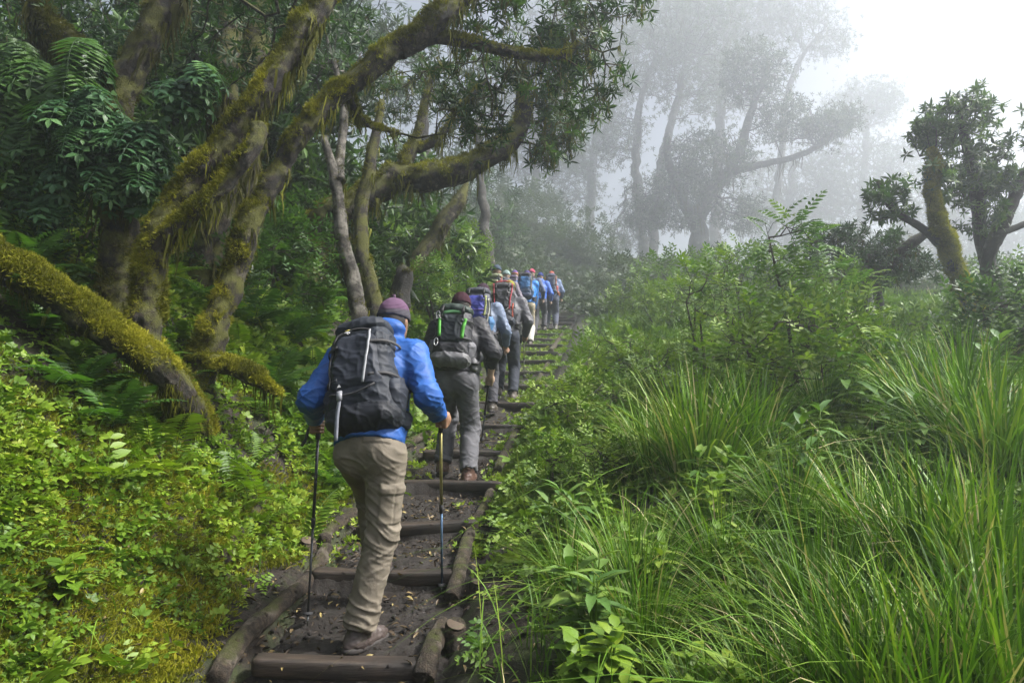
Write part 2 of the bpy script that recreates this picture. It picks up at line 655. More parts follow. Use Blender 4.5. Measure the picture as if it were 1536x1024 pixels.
def timber(length, hh, hd, seed, sides=22):
    xs = np.linspace(-length / 2, length / 2, 40)
    th = np.arange(sides) * 2 * math.pi / sides
    ex = .42
    cy_, cz_ = np.sign(np.cos(th)) * np.abs(np.cos(th)) ** ex, np.sign(np.sin(th)) * np.abs(np.sin(th)) ** ex
    V = np.zeros((len(xs), sides, 3))
    V[..., 0] = xs[:, None]
    V[..., 1] = cy_[None] * hd
    V[..., 2] = cz_[None] * hh
    f = V.reshape(-1, 3) * np.array([.6, 2.5, 2.5]) + seed
    d = 1 + .16 * fbm(f * 3, 3, seed) + .09 * fbm(f * np.array([3, 11, 11]), 3, seed + 3)
    V[..., 1:] *= d.reshape(len(xs), sides, 1)
    endt = np.minimum(1, .80 + .2 * (length / 2 - np.abs(xs)) / .02)
    V[..., 1:] *= endt[:, None, None]
    V[..., 2] += (.010 * np.sin(xs * 3.1 + seed))[:, None]
    mbt = MB()
    i = np.arange(len(xs) - 1)[:, None] * sides
    j = np.arange(sides)[None]
    k = (j + 1) % sides
    Q = np.stack([i + j, i + sides + j, i + sides + k, i + k], -1).reshape(-1, 4)
    Vf = np.vstack([V.reshape(-1, 3), [[-length / 2, 0, 0], [length / 2, 0, 0]]])
    b0 = len(xs) * sides
    jj = np.arange(sides)
    kk = (jj + 1) % sides
    T = np.vstack([np.stack([jj, kk, np.full(sides, b0)], 1), np.stack([(len(xs) - 1) * sides + kk, (len(xs) - 1) * sides + jj, np.full(sides, b0 + 1)], 1)])
    mbt.add(Vf, Q, T)
    return mbt


STEP_LABEL = ['muddy timber step half out of sight at the foot of the trail', 'broad timber step just below the boot of the hiker in khaki trousers',
              'timber step level with the khaki trouser shin, its front face dark', 'third whole timber step up, beside the lower pole of the blue jacket hiker',
              'timber step close below the brown boots of the grey trousered hiker', 'timber step beside the brown boots of the grey trousered hiker',
              'timber step level with the knees of the grey trousered hiker', 'timber step level with the bare-handed grip of the grey trousered hiker',
              'timber step under the grey boots of the red trimmed backpack hiker', 'worn timber step just above the red trimmed backpack hiker boots']
rr = random.Random(4)
for k, y in enumerate(STEP_Y):
    L = rr.uniform(.84, .96)
    if k == 1: L = .82
    o = timber(L, .046, .056, k + 3).mesh('log_step', step_mat)
    ob = bpy.data.objects.new('log_step', o)
    COL.objects.link(ob)
    ob.location = (float(pathx(y)) + rr.uniform(-.03, .03), y + .05, float(base_z(y)) - .034)
    ob.rotation_euler = (0, rad(rr.uniform(-1.6, 1.6)), rad(rr.uniform(-5, 3)))
    tag(ob, STEP_LABEL[k] if k < len(STEP_LABEL) else 'mossy timber step high on the misty part of the trail', 'step',
        'timber steps of the trail' if k < len(STEP_LABEL) else 'mossy upper timber steps of the trail')

# ------------------------------------------------------------------ logs edging the path
log_mat = bark_mat('edge_log_bark', (.024, .016, .010), (.120, .088, .058), (.07, .075, .012), .22, (.20, .17, .13), .12, 22)
endgrain = plain_mat('cut_log_end', (.085, .062, .042), .8)


def edge_log(px, r0, r1, label, name='edge_log', lift=.85, seed=0, cut=True):
    w = [on_ground(*p) for p in px]
    n = len(w)
    rs = np.linspace(r0, r1, n)
    pts = [np.array([p[0], p[1], p[2] + rs[i] * lift]) for i, p in enumerate(w)]
    root = empty(name, pts[0], label, 'log', 'logs edging the trail')
    t = MB()
    tube(t, pts, rs, 18, .03, .22, 7, seed)
    for _ in range(4):                                   # knots left where side branches were cut
        k = rr.random()
        i0 = min(n - 2, int(k * (n - 1)))
        c = pts[i0] + (pts[i0 + 1] - pts[i0]) * rr.random()
        d = unit(np.array([rr.uniform(-.8, .8), rr.uniform(-.4, .2), rr.uniform(.4, 1)]))
        tube(t, [c, c + d * (rs[i0] * 1.18)], [rs[i0] * .38, rs[i0] * .2], 9, .02, .2, 20, seed)
    t.build('trunk', log_mat, root, smooth=True)
    return root


edge_log([(322, 1036), (352, 985), (388, 944)], .054, .048, 'thick bare log at the foot of the trail, on its uphill bank side', seed=1)
edge_log([(384, 950), (425, 912), (462, 878), (490, 830)], .047, .042, 'long brown log running up beside the planted pole of the blue jacket hiker', seed=2)
edge_log([(484, 822), (498, 800), (532, 776)], .045, .040, 'short curved log between the khaki trousers and the mossy bank', seed=3)
edge_log([(604, 674), (628, 662), (656, 646)], .045, .035, 'thin bent log beside the grey trousered hiker on the bank side', seed=4)
edge_log([(334, 846), (362, 800), (398, 752)], .034, .028, 'thin mossy pole half sunk in the green bank', name='fallen_pole', lift=.5, seed=5)
edge_log([(634, 1034), (648, 985), (664, 950)], .054, .048, 'stout wet log at the foot of the trail beside the grass', seed=6)
edge_log([(676, 908), (690, 860), (706, 805), (732, 756), (746, 712)], .046, .038, 'long smooth log running up the grassy side of the trail', seed=7)
edge_log([(744, 716), (758, 684), (774, 652), (782, 634)], .044, .036, 'knobbly log above the long smooth one on the grassy side', seed=8)
edge_log([(800, 590), (812, 566), (822, 548)], .050, .040, 'weathered pale log end on the grassy side of the higher steps', seed=9)
edge_log([(826, 530), (838, 512), (846, 500)], .055, .045, 'pale log beside the top steps near the last hiker', seed=10)


def stake(px, py, h, r, label, seed):
    g = on_ground(px, py)
    root = empty('stake', g, label, 'stake', 'stakes holding the edge logs')
    t = MB()
    tube(t, [g - np.array([0, 0, .15]), g + np.array([.0, 0, h * .6]), g + np.array([.004, -.01, h])], [r, r, r * .93], 16, .02, .16, 9, seed)
    t.build('post', log_mat, root, smooth=True)
    c = MB()
    tube(c, [g + np.array([.004, -.01, h]), g + np.array([.005, -.011, h + .004])], [r * .9, r * .8], 16)
    c.build('cut_end', endgrain, root, smooth=False)


stake(682, 968, .11, .055, 'squat round stake under the end of the long smooth log', 21)
stake(714, 884, .05, .04, 'small sawn stake beside the middle of the long smooth log', 22)
stake(462, 826, .07, .055, 'dark cut stump wedged against the bank behind the pole', 23)
# ------------------------------------------------------------------ smooth solids grown from rounded cones (surface nets)
class SDF:
    def __init__(self, lo, hi, h):
        self.lo, self.h = np.asarray(lo, float), h
        self.n = np.ceil((np.asarray(hi, float) - self.lo) / h).astype(int) + 1
        self.a = np.full(self.n, .5, np.float32)

    def _sub(self, lo, hi):
        i0 = np.maximum(np.floor((lo - self.lo) / self.h).astype(int), 0)
        i1 = np.minimum(np.ceil((hi - self.lo) / self.h).astype(int) + 1, self.n)
        if np.any(i1 <= i0):
            return None, None
        sl = tuple(slice(a, b) for a, b in zip(i0, i1))
        ax = [self.lo[k] + self.h * np.arange(i0[k], i1[k]) for k in range(3)]
        g = np.stack(np.meshgrid(*ax, indexing='ij'), -1)
        return sl, g

    def _put(self, sl, d, k, sub=False):
        o = self.a[sl]
        d = d.astype(np.float32)
        if sub:
            h = np.maximum(k - np.abs(o + d), 0) / k if k > 0 else 0
            self.a[sl] = np.maximum(o, -d) + h * h * k * .25
        else:
            h = np.maximum(k - np.abs(o - d), 0) / k if k > 0 else 0
            self.a[sl] = np.minimum(o, d) - h * h * k * .25

    def cone(self, a, b, r1, r2=None, k=.03, ell=None, sub=False):
        a, b = np.asarray(a, float), np.asarray(b, float)
        r2 = r1 if r2 is None else r2
        ef = max(1, ell[1]) if ell is not None else 1
        m = max(r1, r2) * ef + k + 3 * self.h
        sl, p = self._sub(np.minimum(a, b) - m, np.maximum(a, b) + m)
        if sl is None: return self
        ba = b - a
        L2 = max(float(ba @ ba), 1e-9)
        t = np.clip((p - a) @ ba / L2, 0, 1)
        q = p - a - t[..., None] * ba
        sc = 1.
        if ell is not None:
            d, f = unit(np.asarray(ell[0], float)), ell[1]
            c = q @ d
            q = q + (c * (1 / f - 1))[..., None] * d
            sc = min(1., f)
        self._put(sl, (np.linalg.norm(q, axis=-1) - (r1 + (r2 - r1) * t)) * sc, k, sub)
        return self

    def ellip(self, c, R, rad_, k=.03, sub=False):
        c, rad_ = np.asarray(c, float), np.asarray(rad_, float)
        m = rad_.max() + k + 3 * self.h
        sl, p = self._sub(c - m, c + m)
        if sl is None: return self
        q = (p - c) @ np.asarray(R)
        k0 = np.linalg.norm(q / rad_, axis=-1)
        k1 = np.linalg.norm(q / rad_ ** 2, axis=-1)
        self._put(sl, np.where(k1 > 1e-6, k0 * (k0 - 1) / np.maximum(k1, 1e-6), -rad_.min()), k, sub)
        return self

    def box(self, c, R, half, r=.03, k=.03, sub=False, taper=0.):
        c, half = np.asarray(c, float), np.asarray(half, float)
        m = np.linalg.norm(half) * (1 + abs(taper)) + k + 3 * self.h
        sl, p = self._sub(c - m, c + m)
        if sl is None: return self
        q = (p - c) @ np.asarray(R)
        if taper:
            q[..., 0] /= (1 + taper * q[..., 2] / half[2])
        q = np.abs(q) - (half - r)
        d = np.linalg.norm(np.maximum(q, 0), axis=-1) + np.minimum(q.max(-1), 0) - r
        self._put(sl, d, k, sub)
        return self

    def cut(self, point, n):
        """Keep what lies behind the plane (n points to the removed side)."""
        ax = [self.lo[k] + self.h * np.arange(self.n[k]) for k in range(3)]
        n = unit(np.asarray(n, float))
        d = ((ax[0] - point[0]) * n[0])[:, None, None] + ((ax[1] - point[1]) * n[1])[None, :, None] + ((ax[2] - point[2]) * n[2])[None, None]
        self.a = np.maximum(self.a, d.astype(np.float32))
        return self

    def cut_near(self, point, n, radius):
        point = np.asarray(point, float)
        sl, p = self._sub(point - radius, point + radius)
        if sl is None: return self
        n = unit(np.asarray(n, float))
        d = (p - point) @ n
        d = np.where(np.linalg.norm(p - point, axis=-1) < radius, d, -1)
        self.a[sl] = np.maximum(self.a[sl], d.astype(np.float32))
        return self

    def mesh(self, smooth=1):
        a = np.pad(self.a, 1, constant_values=.5)
        lo = self.lo - self.h
        s = a < 0
        c = np.zeros(tuple(np.array(a.shape) - 1), np.int8)
        for dx in (0, 1):
            for dy in (0, 1):
                for dz in (0, 1):
                    c += s[dx:dx + c.shape[0], dy:dy + c.shape[1], dz:dz + c.shape[2]]
        idx = np.argwhere((c > 0) & (c < 8))
        if not len(idx):
            return np.zeros((0, 3)), np.zeros((0, 4), int)
        cid = np.full(c.shape, -1, np.int64)
        cid[tuple(idx.T)] = np.arange(len(idx))
        co = np.array([(x, y, z) for x in (0, 1) for y in (0, 1) for z in (0, 1)])
        val = np.stack([a[tuple((idx + o).T)] for o in co], 1).astype(float)
        acc, cnt = np.zeros((len(idx), 3)), np.zeros(len(idx))
        for i in range(8):
            for j in range(i + 1, 8):
                if np.abs(co[i] - co[j]).sum() == 1:
                    m = (val[:, i] < 0) != (val[:, j] < 0)
                    t = val[m, i] / (val[m, i] - val[m, j])
                    acc[m] += co[i] + t[:, None] * (co[j] - co[i])
                    cnt[m] += 1
        V = lo + self.h * (idx + acc / cnt[:, None])
        Q = []
        for ax in range(3):
            sl0, sl1 = [slice(None)] * 3, [slice(None)] * 3
            sl0[ax], sl1[ax] = slice(0, -1), slice(1, None)
            e = np.argwhere(s[tuple(sl0)] != s[tuple(sl1)])
            u, v = (ax + 1) % 3, (ax + 2) % 3
            fl = s[tuple(e.T)]
            q = []
            for du, dv in ((0, 0), (1, 0), (1, 1), (0, 1)):
                o = e.copy()
                o[:, u] -= 1 - du
                o[:, v] -= 1 - dv
                q.append(cid[tuple(o.T)])
            q = np.stack(q, 1)
            Q.append(np.where(fl[:, None], q, q[:, ::-1]))
        Q = np.concatenate(Q)
        Q = Q[(Q >= 0).all(1)]
        for _ in range(smooth):
            V = relax(V, Q, .5)
        return V, Q


def relax(V, Q, f):
    e = np.concatenate([Q[:, [0, 1]], Q[:, [1, 2]], Q[:, [2, 3]], Q[:, [3, 0]]])
    n = np.bincount(e.ravel(), minlength=len(V)).astype(float)
    acc = np.stack([np.bincount(e[:, 0], V[e[:, 1], k], len(V)) + np.bincount(e[:, 1], V[e[:, 0], k], len(V)) for k in range(3)], 1)
    return V + f * (acc / np.maximum(n, 1)[:, None] - V)


def vnormals(V, Q):
    fn = np.cross(V[Q[:, 2]] - V[Q[:, 0]], V[Q[:, 3]] - V[Q[:, 1]])
    N = np.stack([sum(np.bincount(Q[:, c], fn[:, k], len(V)) for c in range(4)) for k in range(3)], 1)
    return unit(N)


def solid(sdf, name, mat, parent, origin, smooth=1, disp=None, R=None):
    V, Q = sdf.mesh(smooth)
    if disp is not None and len(V):
        V = V + vnormals(V, Q) * disp(V)[:, None]
    mb = MB()
    mb.add(V, Q)
    return mb.build(name, mat, parent, origin, smooth=True)


def folds(J, amp, seed, base=(6, 6, 15)):
    """Cloth creases: thin ridges that gather at the joints given as (point, reach, strength)."""
    def f(V):
        w = np.full(len(V), .22)
        for p, reach, s in J:
            w = w + s * np.exp(-(np.linalg.norm(V - np.asarray(p), axis=1) / reach) ** 2)
        q = V * np.array(base)
        q = q + .55 * np.stack([vnoise(V * 7 + k * 9, seed + k) for k in range(3)], 1)
        # sheared so that creases run slantwise round the limb
        q[:, 2] += 1.5 * V[:, 0] * 6
        qb = V * np.array(base) * 1.15
        qb[:, 2] -= 1.7 * V[:, 0] * 6
        r = 1.5 * np.maximum(0, 1 - 1.3 * np.abs(vnoise(q, seed))) ** 3 - .5
        rb = 1.5 * np.maximum(0, 1 - 1.3 * np.abs(vnoise(qb + 3, seed + 2))) ** 3 - .5
        r2 = 1.5 * np.maximum(0, 1 - 1.3 * np.abs(vnoise(q * 2.1 + 5, seed + 4))) ** 3 - .5
        m = sstep(-.3, .3, vnoise(V * 5, seed + 8))
        return amp * np.minimum(w, 1.4) * (.8 * (r * m + rb * (1 - m)) + .38 * r2 + .12 * vnoise(V * 8, seed + 9))
    return f


def ik(a, c, l1, l2, hint):
    """Middle joint of a two-bone limb from a to c bending towards hint."""
    a, c = np.asarray(a, float), np.asarray(c, float)
    d = np.linalg.norm(c - a)
    if d > (l1 + l2) * .999:
        k = d / ((l1 + l2) * .998)
        l1, l2 = l1 * k, l2 * k
    x = (l1 ** 2 - l2 ** 2 + d ** 2) / (2 * d)
    y = math.sqrt(max(l1 ** 2 - x ** 2, 0))
    u = (c - a) / d
    hnt = np.asarray(hint, float)
    v = unit(hnt - u * (hnt @ u))
    return a + u * x + v * y
# ------------------------------------------------------------------ hikers
SKIN = {}


def skin_mat(c):
    if c not in SKIN:
        m, nt, b, out = new_mat('skin')
        n = noise_node(nt, 40, 4, .6)
        nt.links.new(ramp(nt, n, [(.3, tuple(v * .85 for v in c)), (.7, tuple(v * 1.1 for v in c))]), b.inputs['Base Color'])
        b.inputs['Roughness'].default_value = .5
        b.inputs['Subsurface Weight'].default_value = .0
        SKIN[c] = m
    return SKIN[c]


CL = {}


def cm(c, rough=.72, **k):
    key = (c, rough)
    if key not in CL:
        CL[key] = cloth_mat('woven_cloth', c, rough, **k)
    return CL[key]


def hand(S, wrist, g, axis, side, rgt, thick=1.):
    """Fist closed round a grip: g = centre of the grip, axis = unit vector up along it, side = towards the outside."""
    axis = unit(np.asarray(axis, float))
    out = unit(side - axis * (side @ axis))
    fw = np.cross(out, axis) * (1 if rgt else -1)        # across the knuckles, forward
    palm = g + out * .030
    S.box(palm - fw * .006, np.stack([fw, out, axis], 1), np.array([.040, .014, .042]) * thick, .013, .012)
    S.cone(wrist, palm - fw * .022, .026, .024, .02)
    for i, (off, ln) in enumerate([(.030, 1.), (.010, 1.08), (-.011, 1.0), (-.030, .85)]):
        c = g + axis * off
        rr_ = .0088 if i < 3 else .0078
        prev = None
        for a in (20, 75, 130, 185, 185 + 40 * ln):
            t = rad(a)
            p = c + (out * math.cos(t) + fw * math.sin(t)) * .0265
            if prev is not None:
                S.cone(prev, p, rr_ * thick, rr_ * .95 * thick, .004)
            prev = p
    b0 = palm - fw * .030 + axis * .022
    b1 = g - fw * .026 + axis * .040 + out * .006
    b2 = g + axis * .052 - fw * .002 - out * .018
    S.cone(b0, b1, .0125 * thick, .0105 * thick, .010)
    S.cone(b1, b2, .0105 * thick, .0088 * thick, .004)


def loose_hand(S, wrist, d, palm_n, rgt):
    """Relaxed open hand hanging from the wrist."""
    d = unit(d)
    s = unit(np.cross(d, palm_n))
    S.cone(wrist, wrist + d * .03, .026, .026, .02)
    S.box(wrist + d * .065, np.stack([s, unit(palm_n), d], 1), [.040, .015, .045], .013, .015)
    for i, o in enumerate((-.030, -.010, .010, .029)):
        L = (.066, .076, .071, .056)[i]
        p0 = wrist + d * .105 + s * o
        p1 = p0 + d * L * .5 + palm_n * .010
        p2 = p1 + d * L * .38 + palm_n * .024
        S.cone(p0, p1, .0088, .008, .004)
        S.cone(p1, p2, .008, .007, .003)
    k = -1
    p0 = wrist + d * .04 + s * .034 * k
    p1 = p0 + d * .035 + s * .024 * k + palm_n * .012
    S.cone(p0, p1, .012, .010, .008)
    S.cone(p1, p1 + d * .03 + palm_n * .008, .010, .008, .004)


def make_person(H, label, group=None):
    """H: joints in world space (see pose()) and the clothes' colours."""
    J, res = H['J'], H['res']
    base = np.array(J['base'], float)
    root = empty('person', base, label, 'person', group)
    up = unit(J['neck'] - J['pelvis'])
    fwd = J['fwd']
    rt = unit(np.cross(fwd, up))
    fw = np.cross(up, rt)
    hf = J['face']
    hr = unit(np.cross(hf, np.array([0, 0, 1.])))
    hu = np.cross(hr, hf)
    allp = np.array([v for k, v in J.items() if isinstance(v, np.ndarray) and v.shape == (3,) and k not in ('fwd', 'face', 'base')])
    lo, hi = allp.min(0) - .26, allp.max(0) + .26
    w = H.get('build', 1.)
    # -------- body: one skin from crown to toes
    S = SDF(lo, hi, res)
    S.cone(J['pelvis'], J['chest'], .125 * w, .135 * w, .05, (rt, 1.2))
    S.cone(J['chest'], J['neck'] - up * .05, .12 * w, .07, .05, (rt, 1.25))
    S.cone(J['neck'] - up * .03, J['head'] - hu * .06, .056, .052, .03)
    HR = np.stack([hr, hf, hu], 1)
    hd = J['head']
    S.ellip(hd, HR, [.076, .094, .112], .02)
    S.ellip(hd + hf * .035 - hu * .065, HR, [.055, .058, .052], .03)          # jaw
    S.cone(hd + hf * .090 + hu * .012, hd + hf * .108 - hu * .028, .008, .014, .012)   # nose
    S.ellip(hd + hf * .084 - hu * .062, HR, [.024, .012, .008], .006)          # lips
    for s in (-1, 1):
        S.ellip(hd + hr * s * .077 - hu * .010 - hf * .005, HR, [.010, .018, .031], .008)   # ear
        S.ellip(hd + hr * s * .030 + hf * .086 + hu * .012, HR, [.016, .010, .011], .006, True)   # eye socket
        S.ellip(hd + hr * s * .030 + hf * .078 + hu * .010, HR, [.012, .011, .010], .004)
        S.cone(hd + hr * s * .014 + hf * .089 + hu * .026, hd + hr * s * .048 + hf * .078 + hu * .026, .008, .006, .008)
    for s, n in ((-1, 'L'), (1, 'R')):
        S.cone(J['chest'] + up * .09, J['sh' + n], .07 * w, .058 * w, .05)
        S.cone(J['sh' + n], J['el' + n], .052 * w, .040 * w, .03)
        S.cone(J['el' + n], J['wr' + n], .041 * w, .027, .02)
        S.cone(J['hip' + n], J['kn' + n], .082 * w, .058 * w, .04)
        S.cone(J['kn' + n], J['an' + n], .056 * w, .040, .03)
        ft = unit((J['toe' + n] - J['an' + n]) * np.array([1, 1, 0.]))
        S.cone(J['an' + n] - np.array([0, 0, .055]), J['an' + n] + ft * .125 - np.array([0, 0, .072]), .030, .020, .02)
        grip = H.get('grip' + n)
        if grip is not None:
            hand(S, J['wr' + n], grip[0], grip[1], rt * s, s > 0)
        else:
            loose_hand(S, J['wr' + n], J['wr' + n] - J['el' + n], -rt * s * .3 + fw * .2 - rt * 0, s > 0)
    solid(S, 'body', skin_mat(H['skin']), root, base)
    # -------- jacket
    col = H['jacket']
    cr = max(res, .0065)
    S = SDF(lo, hi, cr)
    hem = J['pelvis'] - up * H.get('hem', .05)
    S.cone(hem - up * .1, J['chest'], .148 * w, .155 * w, .05, (rt, 1.26))
    S.cone(J['chest'], J['neck'] - up * .06, .15 * w, .085, .05, (rt, 1.28))
    S.cone(J['neck'] - up * .055, J['neck'] + up * .035, .074, .070, .02)        # collar
    if H.get('hood'):
        S.ellip(J['neck'] - fw * .055 + up * .00, np.stack([rt, fw, up], 1), [.115, .075, .065], .03)
    S.cut_near(J['neck'] + up * .055, J['head'] - J['neck'], .11)
    sl = H.get('sleeve', {'L': 1., 'R': 1.})
    for s, n in ((-1, 'L'), (1, 'R')):
        S.cone(J['chest'] + up * .085, J['sh' + n], .092 * w, .078 * w, .06)
        S.cone(J['sh' + n], J['el' + n], .082 * w, .070 * w, .035)
        wr = J['el' + n] + (J['wr' + n] - J['el' + n]) * sl[n]
        S.cone(J['el' + n], wr, .070 * w, .050, .03)
        S.cut_near(wr, J['wr' + n] - J['el' + n], .075)
    S.cut_near(hem, -up, .40)
    fj = [(J['elL'], .13, 1.1), (J['elR'], .13, 1.1), (J['shL'], .12, .6), (J['shR'], .12, .6), (J['wrL'], .07, .8), (J['wrR'], .07, .8), (hem, .25, .4)]
    solid(S, H.get('top', 'jacket'), cm(col, H.get('jrough', .55)), root, base, 1, folds(fj, .0115, 3))
    # -------- trousers
    S = SDF(lo, hi, cr)
    S.cone(J['hipL'] * .8 + J['hipR'] * .2, J['hipR'] * .8 + J['hipL'] * .2, .112 * w, .112 * w, .05)
    S.cone(J['pelvis'] + up * .09, J['pelvis'] - up * .02, .130 * w, .130 * w, .05, (rt, 1.22))
    for s, n in ((-1, 'L'), (1, 'R')):
        S.ellip(J['hip' + n] - fw * .050 + rt * s * .0, np.stack([rt, fw, up], 1), [.082 * w, .090 * w, .105 * w], .035)
        S.cone(J['hip' + n], J['kn' + n], .104 * w, .080 * w, .045)
        cuff = J['an' + n] + (J['kn' + n] - J['an' + n]) * .02
        S.cone(J['kn' + n], cuff, .080 * w, H.get('cuff', .074), .035)
        S.cut_near(cuff - np.array([0, 0, .012]), J['an' + n] - J['kn' + n], .105)
    S.cut_near(J['pelvis'] + up * .11, up, .3)
    fj = [(J['knL'], .15, 1.2), (J['knR'], .15, 1.2), (J['anL'], .15, 1.2), (J['anR'], .15, 1.2), (J['hipL'] - up * .1, .14, .5), (J['hipR'] - up * .1, .14, .5)]
    fd = folds(fj, .0105, 9, (5, 5, 15))
    tdisp = fd
    if H.get('cargo'):
        d = unit(J['knR'] - J['hipR'])
        c = J['hipR'] + (J['knR'] - J['hipR']) * .60
        nn = unit(rt * .8 - fw * .6)
        nn = unit(nn - d * (nn @ d))
        t2 = np.cross(d, nn)
        pk = J['hipR'] - fw * .10 + up * .030 - rt * .005

        def tdisp(V):
            q = V - c
            a_, b_, e_ = q @ t2, q @ d, q @ nn
            box = lambda x, w_: sstep(w_, w_ - .006, np.abs(x))
            bag = box(a_, .068) * box(b_, .095) * (e_ > 0)
            flap = box(a_, .073) * box(b_ + .080, .026) * (e_ > 0)
            q2 = V - pk
            bk = box(q2 @ rt, .070) * box(q2 @ up, .017) * (q2 @ fw < .02)
            seam = np.exp(-((a_ + .095) / .004) ** 2) * (e_ > -.02) * (b_ > -.25) * .0025
            pleat = np.exp(-(a_ / .006) ** 2) * bag * .003
            return fd(V) * (1 - .6 * bag) + .008 * bag + .008 * flap + .007 * bk - seam - pleat
    tr = solid(S, 'trousers', cm(H['trousers'], .8), root, base, 1, tdisp)
    if 'shin' in H:                                       # gaiters
        S = SDF(lo, hi, cr)
        for n in 'LR':
            S.cone(J['an' + n] + (J['kn' + n] - J['an' + n]) * .85, J['an' + n], .094 * w, .082, .03)
            S.cut_near(J['an' + n] - np.array([0, 0, .01]), J['an' + n] - J['kn' + n], .12)
        solid(S, 'gaiters', cm(H['shin'], .7), root, base, 1)
    # -------- boots
    for n in 'LR':
        an, toe = J['an' + n], J['toe' + n]
        d = unit((toe - an) * np.array([1, 1, 0.]))
        sole = an[2] - .105
        c = an + d * .055
        c[2] = sole
        R = np.stack([np.cross(d, [0, 0, 1.]), d, np.array([0, 0, 1.])], 1)
        S = SDF(np.minimum(an, toe) - .2, np.maximum(an, toe) + .2, min(cr, .008))
        S.cone(an + np.array([0, 0, .03]), an - np.array([0, 0, .05]), .056, .056, .03)
        S.ellip(c + np.array([0, 0, .034]) + d * .0, R, [.050, .145, .050], .03)
        S.ellip(c + np.array([0, 0, .034]) - d * .085, R, [.043, .050, .055], .03)
        S.cut(np.array([0, 0, sole + .012]), (0, 0, -1))
        S.cut_near(an + np.array([0, 0, .045]), (0, 0, 1), .12)
        bt = solid(S, 'boot', plain_mat('boot_leather', H['boot'], .55), root, base, 1,
                   lambda V: .003 * vnoise(V * 60, 2) + .002 * (1 - 2 * np.abs(vnoise(V * np.array([30, 30, 90]), 7))))
        S = SDF(np.minimum(an, toe) - .2, np.maximum(an, toe) + .2, min(cr, .008))
        S.ellip(c + np.array([0, 0, .012]), R, [.054, .152, .030], .01)
        S.ellip(c + np.array([0, 0, .012]) - d * .085, R, [.046, .058, .030], .03)
        S.cut(np.array([0, 0, sole + .030]), (0, 0, 1))
        S.cut(np.array([0, 0, sole - .002]), (0, 0, -1))
        so = solid(S, 'sole', plain_mat('boot_rubber', H.get('sole', (.035, .03, .028)), .75), bt, base, 1)
    # -------- headwear
    hat = H.get('hat')
    if hat is not None:
        S = SDF(hd - .2, hd + .24, min(cr, .007))
        S.ellip(hd + hu * .012 - hf * .006, HR, [.092, .110, .122], .01)
        cutp = hd + hu * .008
        S.cut(cutp, unit(-hu - hf * .12))
        mat = plain_mat('knit', hat[0], .95, 0, .1)
        if len(hat) > 1:                                  # two-tone knit
            nt = mat.node_tree
            b = nt.nodes['Principled BSDF']
            sz = nd(nt, 'ShaderNodeSeparateXYZ')
            nt.links.new(nd(nt, 'ShaderNodeTexCoord').outputs['Object'], sz.inputs[0])
            mr = nd(nt, 'ShaderNodeMapRange')
            z0 = float((hd - base) @ np.array([0, 0, 1.]))
            mr.inputs[1].default_value, mr.inputs[2].default_value = z0 + .052, z0 + .068
            nt.links.new(sz.outputs[2], mr.inputs[0])
            wv = nd(nt, 'ShaderNodeTexWave')
            wv.inputs['Scale'].default_value = 38
            wv.inputs['Distortion'].default_value = 1
            wv.bands_direction = 'Z'
            nt.links.new(nd(nt, 'ShaderNodeTexCoord').outputs['Object'], wv.inputs[0])
            col = mixc(nt, mr.outputs[0], hat[1], hat[0])
            dk = nd(nt, 'ShaderNodeMixRGB', blend_type='MULTIPLY')
            dk.inputs[0].default_value = .45
            nt.links.new(col, dk.inputs[1])
            nt.links.new(ramp(nt, wv.outputs[0], [(.2, (.55,) * 3), (.8, (1,) * 3)]), dk.inputs[2])
            nt.links.new(dk.outputs[0], b.inputs['Base Color'])
            bump(nt, b, wv.outputs[0], .5, .004)
        S2 = S
        bn = solid(S2, 'beanie', mat, root, base, 1, lambda V: .003 * vnoise(V * 30, 5))
        if len(hat) > 2:
            t = MB()
            tp = hd + hu * .130 - hf * .004
            tube(t, [tp, tp + hu * .016 - hr * .006, tp + hu * .018 - hr * .018], [.006, .007, .005], 8, .004)
            t.build('tassel', mat, bn, smooth=True)
    for s in (-1, 1):
        e = MB()
        c = hd + hr * s * .030 + hf * .0835 + hu * .010
        tube(e, [c - hf * .006, c, c + hf * .006], [.004, .0095, .003], 10)
        e.build('eye', plain_mat('eye', (.12, .10, .09), .2), root, base, smooth=True)
    if H.get('hair'):
        S = SDF(hd - .2, hd + .2, .009)
        S.ellip(hd - hf * .012 + hu * .004, HR, [.083, .096, .115], .01)
        S.cut(hd - hf * .0, unit(hf - hu * .2))
        S.cut(hd - hu * .05, -hu)
        solid(S, 'hair', plain_mat('hair', H['hair'], .6), root, base, 1)
    return root


